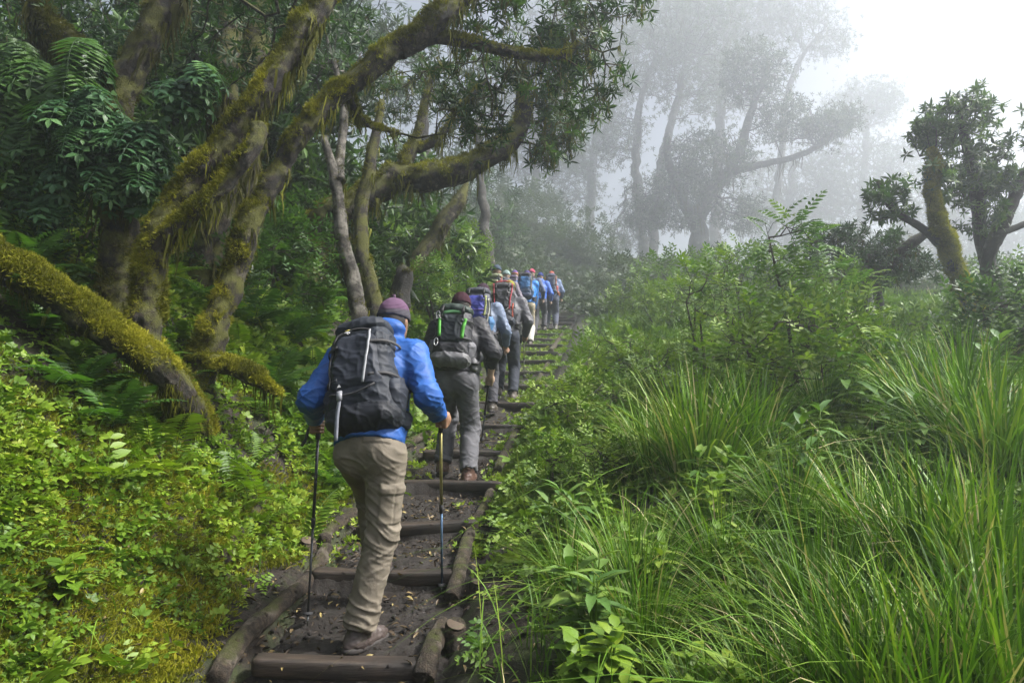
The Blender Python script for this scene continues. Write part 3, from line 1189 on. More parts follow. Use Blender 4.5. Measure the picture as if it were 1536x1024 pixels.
def pole(top, tip, col, label, strap=True, hand_side=None, group='trekking poles'):
    top, tip = np.asarray(top, float), np.asarray(tip, float)
    root = empty('trekking_pole', tip, label, 'trekking pole', group)
    d = unit(tip - top)
    L = np.linalg.norm(tip - top)
    dark, mid = plain_mat('grip_foam', (.02, .02, .022), .85), plain_mat('pole_alloy', col[0], .3, .7)
    low = plain_mat('pole_alloy', col[1], .3, .7)
    a = MB()
    tube(a, [top - d * .025, top - d * .01, top + d * .02, top + d * .12], [.012, .021, .0165, .014], 12, .008)
    a.build('grip', dark, root, smooth=True)
    a = MB()
    tube(a, [top + d * .10, top + d * L * .52], [.0088, .0088], 10)
    a.build('upper_shaft', mid, root, smooth=True)
    a = MB()
    tube(a, [top + d * (L * .52 - .03), top + d * (L * .52 + .02)], [.0125, .0125], 10)
    a.build('clamp', dark, root, smooth=True)
    a = MB()
    tube(a, [top + d * (L * .52 + .02), tip - d * .05], [.0072, .0066], 10)
    a.build('lower_shaft', low, root, smooth=True)
    a = MB()
    tube(a, [tip - d * .072, tip - d * .066, tip - d * .060, tip - d * .054], [.008, .027, .027, .008], 14)
    a.build('basket', dark, root, smooth=True)
    a = MB()
    tube(a, [tip - d * .055, tip - d * .02, tip], [.0066, .0055, .003], 8)
    a.build('tip', plain_mat('steel', (.3, .3, .3), .35, 1), root, smooth=True)
    if strap:
        s = unit(np.cross(d, [0, 1., 0]))
        a = MB()
        ribbon(a, [top - d * .01, top - d * .03 + s * .02, top + d * .05 + s * -.045 + np.array([0, -.02, 0]), top + d * .12 - s * .062 + np.array([0, -.022, 0]),
                   top + d * .155 - s * .085 + np.array([0, -.02, 0])], .016, .003, (0, -1, .3))
        a.build('strap', dark, root)
    return root


# ------------------------------------------------------------------ backpacks
def strap_path(J, n, s, up, fw, rt, w, back):
    sh = J['sh' + n] * .45 + (J['neck'] - up * .06) * .55
    a = sh - fw * (.13 * w) - up * .02
    b = sh + up * .045
    c = sh + fw * (.13 * w) - up * .05
    d = J['chest'] + rt * s * .150 * w + fw * .135 * w - up * .04
    e = J['chest'] + rt * s * .195 * w + fw * .02 - up * .16
    f = J['chest'] + rt * s * .175 * w - fw * .13 * w - up * .26
    return [a, b, c, d, e, f]


def make_pack(H, K, label):
    """K: size and colours of the pack; it rides on the back of the joints in H."""
    J = H['J']
    w = H.get('build', 1.)
    up0 = unit(J['neck'] - J['pelvis'])
    rt = unit(np.cross(J['fwd'], up0))
    if 'lean' in K:
        up0 = unit(up0 + np.cross(rt, up0) * -K['lean'])
    if 'roll' in K:
        up0 = unit(up0 + rt * K['roll'])
    rt = unit(np.cross(J['fwd'], up0))
    fw = np.cross(up0, rt)
    W, D, L = K['w'], K['d'], K['h']                       # half width, half depth, full height
    if 'bottom' in K:
        org = K['bottom']
    else:
        org = J['pelvis'] - up0 * .01 - fw * (.145 * w + D)
    root = empty('backpack', org, label, 'backpack', "hikers' backpacks")
    h = K.get('res', .008)
    R = np.eye(3)
    ex = np.array([1., 0, 0])

    shell = []

    def emit(S, name, mat, parent=None, sm=1, disp=None):
        V, Q = S.mesh(sm)
        if not len(V):
            return None
        if disp is not None:
            V = V + vnormals(V, Q) * disp(V)[:, None]
        shell.append(V)
        V = V @ np.stack([rt, fw, up0], 0) + org
        mb = MB()
        mb.add(V, Q)
        return mb.build(name, mat, parent or root, org, smooth=True)

    lo, hi = np.array([-W - .12, -D - .14, -.12]), np.array([W + .14, D + .1, L + .16])
    def wr(V):
        a_ = 1.5 * np.maximum(0, 1 - 1.4 * np.abs(vnoise(V * np.array([7, 7, 15]) + .9 * vnoise(V * 6, 4)[:, None], 3))) ** 3 - .5
        b_ = 1.5 * np.maximum(0, 1 - 1.4 * np.abs(vnoise(V * np.array([13, 13, 26]) + V[:, :1] * 9, 9))) ** 3 - .5
        return .0075 * (.7 * a_ + .45 * b_ + .3 * vnoise(V * 9, 6))
    # local axes: x right, y into the wearer's back, z up; the far side from the wearer is -y
    S = SDF(lo, hi, h)
    S.box([0, 0, L * .50], R, [W * .92, D * .86, L * .47], .075, .03, taper=K.get('taper', -.04))
    S.box([0, -D * .20, L * .52], R, [W * .80, D * .92, L * .36], .07, .05)
    S.ellip([0, .0, L * .20], R, [W * 1.02, D * 1.0, L * .24], .05)
    main = emit(S, 'main_bag', K['m_body'], disp=wr)
    # lid
    S = SDF(lo, hi, h)
    S.ellip([0, -D * .05, L * .945], R, [W * K.get('lidw', .93), D * 1.03, L * .105], .03)
    S.box([0, -D * .10, L * .93], R, [W * K.get('lidw', .93) * .9, D * .90, L * .07], .05, .04)
    S.cut(np.array([0, 0, L * .855]), (0, 0, -1))
    lid = emit(S, 'lid', K['m_lid'], disp=wr)
    # front panel
    S = SDF(lo, hi, h)
    S.box([0, -D * .86, L * .57], R, [W * .70, D * .42, L * .265], .055, .03, taper=K.get('ftaper', -.04))
    front = emit(S, 'front_panel', K['m_front'], disp=wr)
    # bottom compartment
    S = SDF(lo, hi, h)
    S.ellip([0, -D * .10, L * .13], R, [W * 1.06, D * 1.06, L * .155], .03)
    S.box([0, -D * .1, L * .12], R, [W * .90, D * .9, L * .10], .06, .05)
    S.cut(np.array([0, 0, L * .27]), (0, 0, 1))
    emit(S, 'bottom_bag', K['m_bottom'], disp=wr)
    # side pockets
    for s in (-1, 1):
        S = SDF(lo, hi, h)
        S.ellip([s * W * .92, -.0, L * .30], R, [.050, D * .72, L * .19], .02)
        S.cut(np.array([0, 0, L * .44]), np.array([0, -.35, 1.]))
        emit(S, 'side_pocket', K['m_side'], disp=wr)
        if K.get('bottle') == s:
            S = SDF(lo, hi, h)
            S.cone([s * W * 1.06, .01, L * .3], [s * W * 1.02, .01, L * .52], .036, .036, .01)
            S.cone([s * W * 1.02, .01, L * .52], [s * W * 1.02, .01, L * .57], .022, .022, .01)
            emit(S, 'bottle', K['m_stripe'])

    def wv(p):
        p = np.atleast_2d(np.asarray(p, float))
        return p @ np.stack([rt, fw, up0], 0) + org

    def surf(x, z):
        """Rear face of the pack at local x, z."""
        best = .02
        for V in shell:
            m = (np.abs(V[:, 0] - x) < h * 1.5) & (np.abs(V[:, 2] - z) < h * 1.5)
            if m.any():
                best = min(best, float(V[m, 1].min()))
        return best if best < .02 else -D * .8

    def web(name, pts, width, mat, parent=None, lift=.006):
        c = spline(np.array([(x, 0, z) for x, z in pts], float), .03)
        q = [(x, surf(x, z) - lift, z) for x, _, z in c]
        mb = MB()
        q = wv(q)
        ribbon(mb, q, width, .004, -fw)
        return mb.build(name, mat, parent or root, org)

    # trim: seams, zip, compression straps with buckles
    for nm, pts, wd, mt in K.get('webs', []):
        web(nm, [(x * W, z * L) for x, z in pts], wd, mt)
    for s in (-1, 1):
        mb = MB()
        for zz in (.40, .70):
            q = wv([(s * W * .45, surf(s * W * .45, zz * L) - .005, zz * L), (s * W * .86, -D * .9, (zz + .02) * L), (s * W * 1.04, -D * .2, (zz + .03) * L), (s * W * 1.0, D * .5, (zz + .04) * L)])
            ribbon(mb, q, .016, .004, (wv([(s, 0, 0)]) - org)[0] - fw * .8)
        mb.build('compression_strap', K['m_strap'], root, org)
        mb = MB()
        q = wv([(s * W * .52, surf(s * W * .5, L * .84) - .008, L * .96), (s * W * .55, surf(s * W * .5, L * .8) - .016, L * .84), (s * W * .56, surf(s * W * .5, L * .74) - .008, L * .74)])
        ribbon(mb, q, .018, .004, -fw)
        ribbon(mb, q[1:2] + np.array([[0, 0, .018], [0, 0, -.018]]) - fw * .006, .028, .010, -fw)
        if not K.get('no_lid_strap'):
            mb.build('lid_strap', K['m_strap'], root, org)
    mb = MB()
    q = wv([(-.035, D * .7, L * .99), (-.03, D * .75, L * 1.05), (.03, D * .75, L * 1.05), (.035, D * .7, L * .99)])
    ribbon(mb, q, .020, .004, -fw)
    mb.build('haul_loop', K['m_strap'], root, org)
    # harness
    for s, n in ((-1, 'L'), (1, 'R')):
        mb = MB()
        pts = strap_path(J, n, s, unit(J['neck'] - J['pelvis']), fw, rt, w, D)
        c = J['chest']
        nn = [unit(p - c + up0 * .001) for p in pts]
        nn[1] = up0
        ribbon(mb, pts, .055, .014, np.array(nn))
        mb.build('shoulder_strap', K['m_strap'], root, org)
        S = SDF(lo - .3, hi + .3, max(h, .01))
        wr_ = J['pelvis'] + unit(J['neck'] - J['pelvis']) * .075
        b1, b2, b3 = [(wr_ + rt * s * a_ * w + fw * c_ * w - org) @ np.stack([rt, fw, up0], 1) for a_, c_ in ((.160, -.10), (.186, .01), (.130, .120))]
        S.cone(b1, b2, .030, .024, .02, ((0, 0, 1), 1.9))
        S.cone(b2, b3, .024, .018, .02, ((0, 0, 1), 1.7))
        emit(S, 'hip_belt', K['m_belt'], disp=lambda V: .004 * (1 - 2 * np.abs(vnoise(V * np.array([5, 5, 45]), 3))))
    if K.get('tail'):
        mb = MB()
        x, z0, z1 = K['tail']
        q = wv([(x, surf(x, z0) - .010, z0), (x - .004, surf(x, z0) - .014, z0 - .06), (x - .010, surf(x, .08) - .016, (z0 + z1) / 2), (x - .018, surf(x, .1) - .005, z1)])
        ribbon(mb, q, .020, .004, -fw)
        mb.build('hanging_webbing', K['m_tail'], root, org)
        mb = MB()
        ribbon(mb, q[:1] + up0 * np.array([[.02], [-.03]]) - fw * .006, .026, .010, -fw)
        mb.build('buckle', plain_mat('buckle_grey', (.22, .23, .25), .4), root, org)
    if K.get('emblem'):
        ems = K['emblem']
        for x, z, kind in ems:
            mb = MB()
            y = surf(x, z) - .007
            if kind == 'bar':
                ribbon(mb, wv([(x - .014, y, z), (x + .014, y, z)]), .007, .002, -fw)
                mb.build('emblem', plain_mat('yellow_print', (.45, .36, .06), .6), root, org)
            elif kind == 'bird':
                ribbon(mb, wv([(x - .018, y, z + .003), (x - .004, y - .001, z + .004), (x + .012, y, z - .001)]), .007, .002, -fw, step=.004)
                ribbon(mb, wv([(x - .006, y - .003, z - .001), (x + .004, y - .003, z - .010)]), .005, .002, -fw)
                mb.build('emblem', plain_mat('white_print', (.6, .6, .6), .6), root, org)
            else:
                q = wv([(x - .010, y, z - .006), (x + .010, y, z - .006), (x, y, z + .011)])
                mb.add(np.vstack([q, q - fw * -.003]), None, [[0, 1, 2], [5, 4, 3]])
                mb.build('emblem', plain_mat('white_print', (.5, .5, .5), .6), root, org)
    if K.get('clips'):
        for x, z in K['clips']:
            mb = MB()
            c = np.array([x * W, surf(x * W, z * L) - .014, z * L])
            a = np.linspace(0, 2 * math.pi, 14)
            ring = np.stack([c[0] + .016 * np.cos(a), np.full_like(a, c[1]), c[2] + .034 * np.sin(a)], 1)
            tube(mb, wv(ring), .0038, 6)
            mb.build('carabiner', plain_mat('steel_clip', (.6, .6, .62), .3, .9), root, org)
    return root


# ------------------------------------------------------------------ poses
def pose(px, py, Y, height=1.72, lead='L', lean=.30, yaw=.12, stride=.36, rise=.14, gripL=None, gripR=None, turn=0., feet_w=.11, side_lean=0.):
    """Walking uphill: base below pixel px at distance Y; lead foot forward and higher."""
    k = height / 1.76
    bx = float(P(px, 500, Y)[0])
    bz = float(step_z(np.array([Y]))[0])
    F = np.array([math.sin(yaw), math.cos(yaw), 0.])
    Rt = np.array([math.cos(yaw), -math.sin(yaw), 0.])
    U = np.array([0, 0, 1.])
    base = np.array([bx, Y, bz])
    J = {'base': base}
    tr = 'R' if lead == 'L' else 'L'
    sg = {'L': -1, 'R': 1}
    for n, (f, r) in ((tr, (-.02, 0.)), (lead, (stride, rise))):
        q = base + F * f + Rt * sg[n] * feet_w * k
        q[2] = bz + r
        J['an' + n] = q + U * .105
        J['toe' + n] = q + F * .16 + Rt * sg[n] * .02 + U * .04
    pel = base + F * (stride * .36) + U * (.93 * k + rise * .22)
    J['pelvis'] = pel
    J['hipL'], J['hipR'] = pel - Rt * .095 * k - U * .06, pel + Rt * .095 * k - U * .06
    for n in 'LR':
        J['kn' + n] = ik(J['hip' + n], J['an' + n], .44 * k, .43 * k, F)
    sp = unit(U + F * math.tan(lean * .78) + Rt * side_lean)
    J['chest'] = pel + sp * .33 * k
    J['neck'] = pel + sp * .53 * k
    ft = unit(F * math.cos(turn) + Rt * math.sin(turn) - U * .12)
    J['head'] = J['neck'] + unit(sp + F * .25) * .155 * k
    J['face'] = ft
    J['fwd'] = F
    for n in 'LR':
        J['sh' + n] = J['chest'] + sp * .125 * k + Rt * sg[n] * .185 * k
        g = gripL if n == 'L' else gripR
        if g is None:
            wr = J['sh' + n] + Rt * sg[n] * .10 + F * .16 - U * .44 * k
            J['el' + n] = ik(J['sh' + n], wr, .29 * k, .25 * k, -F + Rt * sg[n] * .5)
        else:
            wr = np.asarray(g, float) + Rt * sg[n] * .022 - F * .055 + U * .035
            J['el' + n] = ik(J['sh' + n], wr, .29 * k, .25 * k, -F * .8 + Rt * sg[n] * .8 - U * .2)
        J['wr' + n] = wr
    return J
# ------------------------------------------------------------------ the walkers, nearest first
def hiker_one():
    J = {}
    F = unit(np.array([.20, 1., 0]))
    J['fwd'] = F
    q = P(545, 945, 3.40)
    z = float(step_z(np.array([3.50]))[0])
    J['base'] = np.array([q[0], 3.48, z])
    J['anR'] = np.array([q[0] - .035, 3.46, z + .112])
    J['toeR'] = J['anR'] + np.array([.085, .13, -.06])
    a = P(566, 838, 4.10)
    J['anL'] = np.array([a[0], 4.08, float(base_z(4.15)) + .115])
    J['toeL'] = J['anL'] + np.array([.03, .15, -.05])
    J['pelvis'] = P(557, 660, 3.53)
    J['hipR'], J['hipL'] = P(580, 684, 3.50), P(533, 684, 3.57)
    J['knR'] = P(573, 800, 3.50)
    J['knL'] = ik(J['hipL'], J['anL'], .44, .43, np.array([-.05, 1, .3]))
    J['chest'] = P(566, 556, 3.70)
    J['neck'] = P(583, 503, 3.83)
    J['head'] = P(591, 481, 3.90)
    J['face'] = unit(np.array([.34, 1, -.10]))
    J['shL'], J['shR'] = P(511, 538, 3.74), P(620, 532, 3.70)
    gl, gr = P(478, 640, 3.86), P(661, 630, 3.86)
    J['wrL'], J['wrR'] = P(473, 628, 3.80), P(657, 621, 3.78)
    J['elL'] = ik(J['shL'], J['wrL'], .29, .26, np.array([-.12, -1, -.15]))
    J['elR'] = ik(J['shR'], J['wrR'], .29, .26, np.array([.10, -1, -.1]))
    tl, tr = on_ground(461, 938), on_ground(663, 890)
    H = dict(J=J, res=.0055, skin=(.24, .135, .085), jacket=(.016, .078, .285), trousers=(.160, .138, .106), boot=(.060, .045, .040),
             hat=((.115, .066, .112), (.070, .066, .078), 1), cargo=True, hood=True, hem=.035, jrough=.58, build=.98, hair=(.02, .015, .012),
             gripL=(gl, unit(gl - tl)), gripR=(gr, unit(gr - tr)), cuff=.082)
    make_person(H, 'person in royal blue jacket, khaki cargo trousers and purple beanie, climbing with two poles')
    blk = lambda c, r=.5: cloth_mat('pack_nylon', c, r, 500, .12, .28, .0012, crease=.6)
    k0, k1, k2 = blk((.016, .020, .028), .64), blk((.020, .024, .034), .6), blk((.011, .013, .018), .6)
    gz, gs = plain_mat('grey_zip', (.33, .34, .36), .5), plain_mat('grey_webbing', (.14, .15, .18), .7)
    bk = plain_mat('black_webbing', (.02, .02, .022), .7)
    K = dict(lidw=.80, taper=-.12, ftaper=-.10, no_lid_strap=True, w=.186, d=.125, h=.625, m_body=k0, m_lid=k0, m_front=k1, m_bottom=k2, m_side=k1, m_strap=bk, m_belt=k1, m_stripe=gz,
             bottom=P(549, 652, 3.445), roll=-.14, lean=-.05, res=.0075, tail=(-.066, .165, -.07), m_tail=gs,
             emblem=[(-.045, .548, 'bar'), (-.040, .530, 'bird'), (-.070, .215, 'peak')],
             webs=[('zip', [(.44, .84), (.50, .74), (.42, .56), (.34, .40), (.30, .34)], .013, gz),
                   ('seam', [(-.62, .76), (-.50, .84), (-.1, .87), (.25, .865), (.44, .84)], .010, bk),
                   ('seam', [(-.75, .30), (-.3, .265), (.2, .27), (.62, .32)], .010, bk),
                   ('seam', [(-.66, .74), (-.72, .55), (-.70, .34)], .009, bk)])
    make_pack(H, K, 'large black backpack with a pale zip and hanging grey strap on the blue jacket hiker')
    pole(gl + unit(gl - tl) * .05, tl, ((.05, .05, .055), (.07, .07, .075)), 'black pole in the bank-side hand of the hiker with khaki trousers')
    pole(gr + unit(gr - tr) * .05, tr, ((.30, .27, .10), (.10, .17, .28)), 'yellow and blue pole in the grass-side hand of the khaki trousers hiker', strap=False)


hiker_one()
_pk = {}


def nyl(c, r=.6):
    if c not in _pk:
        _pk[c] = cloth_mat('pack_nylon', tuple(v * .75 for v in c), r, 300, .15, .35, .001)
    return _pk[c]


def pack_spec(w, d, h, body, lid, front, bottom, side, strap=(.025, .025, .028), belt=(.04, .04, .045), stripe=(.2, .2, .2), res=.010, **kw):
    return dict(w=w, d=d, h=h, res=res, m_body=nyl(body), m_lid=nyl(lid), m_front=nyl(front), m_bottom=nyl(bottom), m_side=nyl(side),
                m_strap=nyl(strap), m_belt=nyl(belt), m_stripe=nyl(stripe), **kw)


# second walker: grey trousers, green and black pack
gr, tr = P(733, 571, 6.22), P(722, 664, 6.85)
J = pose(681, 712, 5.98, 1.74, 'L', .36, .10, .20, .05, None, gr, feet_w=.135, side_lean=.02)
H2 = dict(J=J, res=.009, skin=(.36, .25, .18), jacket=(.026, .026, .031), trousers=(.100, .100, .110), boot=(.085, .045, .032), hat=((.050, .022, .030),),
          gripR=(gr, unit(gr - tr)), sleeve={'L': 1., 'R': .62}, hem=.0, build=1.08, cuff=.078, hair=(.02, .015, .012))
make_person(H2, 'person in dark top and grey trousers with a maroon beanie, second in line')
lime, wht = nyl((.10, .42, .05)), plain_mat('pale_cord', (.5, .5, .48), .6)
make_pack(H2, pack_spec(.165, .115, .53, (.045, .045, .052), (.030, .050, .040), (.012, .018, .024), (.16, .16, .17), (.15, .15, .165), res=.0085, belt=(.17, .17, .18), roll=.03,
                        webs=[('green_stripe', [(.70, .74), (.62, .56), (.60, .40)], .030, lime), ('green_stripe', [(-.66, .74), (-.60, .58), (-.56, .42)], .026, lime),
                              ('green_stripe', [(-.60, .82), (.0, .86), (.60, .82)], .030, nyl((.05, .16, .06))), ('cord', [(-.9, .74), (-.75, .8), (-.6, .72)], .008, wht)],
                        clips=[(-.78, .80), (-.70, .33)]),
          'green and black backpack with a grey base on the grey trousered hiker')
pole(gr + unit(gr - tr) * .05, tr, ((.03, .03, .035), (.12, .15, .2)), 'dark pole planted two steps up by the grey trousered hiker', strap=False)
# third walker: blue and purple pack
J = pose(718, 626, 8.25, 1.76, 'R', .34, .12, .30, .12, feet_w=.12)
H3 = dict(J=J, res=.011, skin=(.25, .15, .10), jacket=(.12, .155, .23), trousers=(.05, .05, .06), boot=(.06, .05, .04), hat=((.040, .022, .034),), hem=.03)
make_person(H3, 'person in pale grey-blue top hidden behind a blue and purple backpack')
make_pack(H3, pack_spec(.165, .12, .60, (.05, .055, .075), (.06, .065, .085), (.045, .055, .33), (.03, .045, .025), (.07, .20, .42),
                        webs=[('piping', [(.66, .80), (.70, .6), (.62, .36)], .022, nyl((.40, .45, .16))), ('piping', [(.86, .76), (.92, .5), (.8, .22)], .016, nyl((.5, .5, .42))),
                              ('panel_edge', [(-.62, .5), (0, .485), (.60, .5)], .012, nyl((.09, .05, .25)))]),
          'blue and purple backpack with lime piping, third in the line')
# fourth walker: red trimmed grey pack
gr, tr = P(786, 508, 9.95), P(786, 568, 10.55)
J = pose(757, 590, 9.62, 1.78, 'L', .34, .12, .22, .06, None, gr, turn=.25, feet_w=.12, side_lean=.05)
H4 = dict(J=J, res=.012, skin=(.24, .14, .09), jacket=(.085, .085, .098), trousers=(.030, .035, .050), boot=(.12, .10, .085), hat=((.22, .21, .035), (.10, .10, .03)),
          gripR=(gr, unit(gr - tr)), hem=.02, build=1.04)
make_person(H4, 'person in grey top, dark slate trousers and olive beanie under a red trimmed pack')
red = nyl((.42, .035, .055))
make_pack(H4, pack_spec(.165, .12, .62, (.060, .060, .070), (.070, .068, .078), (.045, .046, .055), (.040, .045, .065), (.05, .05, .06), roll=-.06,
                        webs=[('red_piping', [(-.78, .98), (-.74, .8), (-.66, .55), (-.6, .36)], .016, red), ('red_piping', [(.80, .97), (.78, .8), (.66, .55), (.62, .33)], .022, red),
                              ('red_piping', [(-.6, 1.02), (0, 1.045), (.6, 1.02)], .018, red), ('red_strap', [(.9, .5), (.86, .3), (.9, .16)], .020, nyl((.55, .10, .05))),
                              ('seam', [(-.5, .33), (.0, .31), (.42, .33), (.55, .37)], .008, wht)]),
          'grey backpack with red piping and a red strap on the fourth hiker')
pole(gr + unit(gr - tr) * .05, tr, ((.45, .42, .40), (.45, .45, .45)), 'pale pole held by the hiker with the red trimmed backpack', strap=False)
pole(gr + np.array([-.035, .02, .04]), tr + np.array([-.10, -.05, 0]), ((.35, .36, .38), (.40, .40, .40)), 'second silver pole gripped beside the pale one, next to the red trimmed pack', strap=False)
# fifth: olive pack
J = pose(743, 530, 12.6, 1.98, 'R', .12, .10, .28, .12)
H5 = dict(J=J, res=.014, skin=(.2, .12, .08), jacket=(.085, .080, .100), trousers=(.04, .04, .05), boot=(.06, .05, .04), hat=((.055, .075, .105),), hem=.03, build=1.12)
make_person(H5, 'tall person in dark jacket carrying an olive backpack, hat steel blue')
make_pack(H5, pack_spec(.175, .125, .62, (.06, .06, .065), (.17, .19, .11), (.24, .26, .15), (.045, .045, .055), (.05, .05, .06), res=.012,
                        webs=[('red_piping', [(.82, .9), (.78, .6), (.8, .3)], .022, nyl((.50, .10, .06))), ('red_piping', [(-.86, .86), (-.84, .75)], .03, nyl((.5, .18, .06)))]),
          'olive green backpack on the tall hiker in the dark jacket')
# behind the olive pack
J = pose(757, 520, 14.9, 1.86, 'L', .28, .12, .28, .12)
H = dict(J=J, res=.016, skin=(.3, .2, .14), jacket=(.12, .10, .13), trousers=(.05, .05, .06), boot=(.06, .05, .04), hat=((.20, .27, .26),), hem=.03)
make_person(H, 'person in dusky grey jacket and pale grey-green hat half hidden behind the olive backpack')
make_pack(H, pack_spec(.15, .11, .54, (.06, .07, .09), (.07, .08, .1), (.08, .09, .11), (.05, .05, .06), (.05, .05, .06), res=.013), 'slate backpack half hidden behind the olive one')
# blue jacket, khaki trousers
gr, tr = P(800, 466, 15.9), P(803, 512, 16.6)
J = pose(788, 512, 15.35, 1.80, 'L', .33, .12, .24, .07, None, gr, feet_w=.10, side_lean=.02)
H6 = dict(J=J, res=.014, skin=(.22, .13, .09), jacket=(.022, .165, .50), trousers=(.30, .265, .19), boot=(.07, .06, .05), hat=((.070, .055, .16),), shin=(.46, .45, .41),
          gripR=(gr, unit(gr - tr)), hem=.02, build=1.16)
make_person(H6, 'person in bright blue jacket, khaki trousers and pale gaiters far up the steps')
make_pack(H6, pack_spec(.17, .125, .60, (.025, .06, .13), (.05, .05, .06), (.020, .13, .34), (.020, .035, .085), (.05, .1, .18), res=.012,
                        webs=[('strap', [(.84, .9), (.9, .6), (.86, .3)], .020, nyl((.3, .27, .2)))]),
          'bright blue backpack with a dark lid on the hiker in pale gaiters')
pole(gr + unit(gr - tr) * .05, tr, ((.45, .05, .06), (.4, .4, .4)), 'red pole held by the bright blue jacket hiker in pale gaiters', strap=False)
# purple hooded walker beyond
J = pose(770, 505, 16.9, 1.80, 'R', .28, .14, .28, .12)
H = dict(J=J, res=.016, skin=(.3, .2, .14), jacket=(.085, .060, .110), trousers=(.05, .05, .06), boot=(.06, .05, .04), hat=((.13, .085, .24), (.50, .22, .12)), hem=.03)
make_person(H, 'person in dusky purple jacket and hat between the olive and the blue backpack')
make_pack(H, pack_spec(.15, .11, .55, (.07, .05, .09), (.10, .07, .14), (.08, .055, .10), (.05, .04, .06), (.45, .16, .08), res=.013), 'dusky purple backpack between the olive and the blue one')
# red hat
J = pose(796, 500, 17.6, 1.78, 'L', .30, .14, .28, .12)
H = dict(J=J, res=.016, skin=(.3, .2, .14), jacket=(.05, .07, .14), trousers=(.05, .05, .06), boot=(.06, .05, .04), hat=((.36, .06, .10),), hem=.03)
make_person(H, 'person in crimson hat and navy jacket showing above the bright blue backpack')
make_pack(H, pack_spec(.14, .10, .50, (.05, .08, .14), (.12, .05, .08), (.05, .1, .2), (.05, .04, .06), (.1, .1, .12), res=.013), 'navy backpack of the crimson hatted hiker, mostly hidden')
# royal blue jacket, no pack seen
J = pose(809, 498, 18.3, 1.74, 'R', .34, .14, .28, .12)
H = dict(J=J, res=.016, skin=(.3, .2, .14), jacket=(.030, .110, .46), trousers=(.05, .05, .06), boot=(.06, .05, .04), hat=((.035, .045, .17),), hood=True, hem=.03)
make_person(H, 'person in royal blue jacket and navy hat just ahead of the bright blue jacket')
# last walker in view
J = pose(827, 492, 18.95, 1.68, 'L', .26, .10, .16, .05, feet_w=.13)
H7 = dict(J=J, res=.015, skin=(.3, .2, .14), jacket=(.085, .125, .22), trousers=(.070, .080, .115), boot=(.12, .11, .10), sole=(.4, .4, .4), hat=((.36, .10, .07), (.12, .12, .2)), hem=.02, build=1.2)
make_person(H7, 'person in dull blue top and slate trousers, last to be seen in the mist')
make_pack(H7, pack_spec(.17, .125, .54, (.045, .055, .085), (.05, .06, .11), (.060, .075, .115), (.030, .050, .065), (.45, .08, .06), res=.012, belt=(.5, .16, .04),
                        webs=[('orange_strap', [(.82, .9), (.88, .6), (.84, .4)], .026, nyl((.50, .17, .05))), ('orange_strap', [(-.9, .86), (-.96, .6), (-.9, .42)], .040, nyl((.50, .26, .04)))]),
          'slate blue backpack with red side pockets on the last visible hiker')
# ------------------------------------------------------------------ leaf shapes (length 1 along +y, face towards +z)
def leaf_tpl(w=.36, fold=.05, droop=.10, seg=2):
    if seg == 1:
        return (np.array([[0, 0, 0], [w / 2, .45, fold], [0, 1, -droop], [-w / 2, .45, fold]]), np.zeros((0, 4), int),
                np.array([[0, 1, 2], [0, 2, 3]]), np.zeros(4))
    v = np.array([[0, 0, 0], [0, .33, 0], [0, .68, -droop * .35], [0, 1, -droop],
                  [-w * .44, .28, fold], [-w * .42, .62, fold * .9 - droop * .3], [w * .44, .28, fold], [w * .42, .62, fold * .9 - droop * .3]])
    q = np.array([[1, 6, 7, 2], [4, 1, 2, 5]])
    t = np.array([[0, 6, 1], [0, 1, 4], [2, 7, 3], [5, 2, 3]])
    return v, q, t, np.zeros(8)


LEAF, LEAF1 = leaf_tpl(), leaf_tpl(.42, .06, .08, 1)
NARROW, NARROW1 = leaf_tpl(.20, .03, .14), leaf_tpl(.24, .03, .10, 1)
BROAD = leaf_tpl(.62, .07, .16)


def compose(items):
    """items: (template, origin, direction, up, scale, tint shift)"""
    T = Tpl()
    for tpl, o, d, u, s, ti in items:
        R = frames(np.array([d], float), np.array([u], float))
        inst2 = MB()
        tv, tq, tt, tr = tpl
        V = np.asarray(o, float) + s * (tv @ R[0].T)
        T.add(V, tq if len(tq) else None, tt if len(tt) else None, tr + ti)
    return T.done()


def stem_tpl(p0, p1, r, ti=-.3):
    a, b = np.asarray(p0, float), np.asarray(p1, float)
    d = unit(b - a)
    x = unit(np.cross(d, [.3, .2, .9]))
    y = np.cross(d, x)
    ring = [x, -.5 * x + .87 * y, -.5 * x - .87 * y]
    v = np.array([a + r * k for k in ring] + [b + r * .6 * k for k in ring])
    return v, np.array([[0, 1, 4, 3], [1, 2, 5, 4], [2, 0, 3, 5]]), np.zeros((0, 3), int), np.full(6, ti)


def rosette(n, leaf, rng, el=(.1, .9), tl=(.7, 1.)):
    """Whorl of leaves at a shoot tip that points along +y."""
    it = []
    for i in range(n):
        a = i * 2.39996 + rng.uniform(-.3, .3)
        e = el[0] + (el[1] - el[0]) * (i / max(1, n - 1)) + rng.uniform(-.12, .12)
        d = np.array([math.cos(a) * math.cos(e), math.sin(e), math.sin(a) * math.cos(e)])
        it.append((leaf, d * .03, d, (0, 1, 0) if e < 1.2 else (math.cos(a), .2, math.sin(a)), rng.uniform(*tl), rng.uniform(-.12, .12)))
    return compose(it)


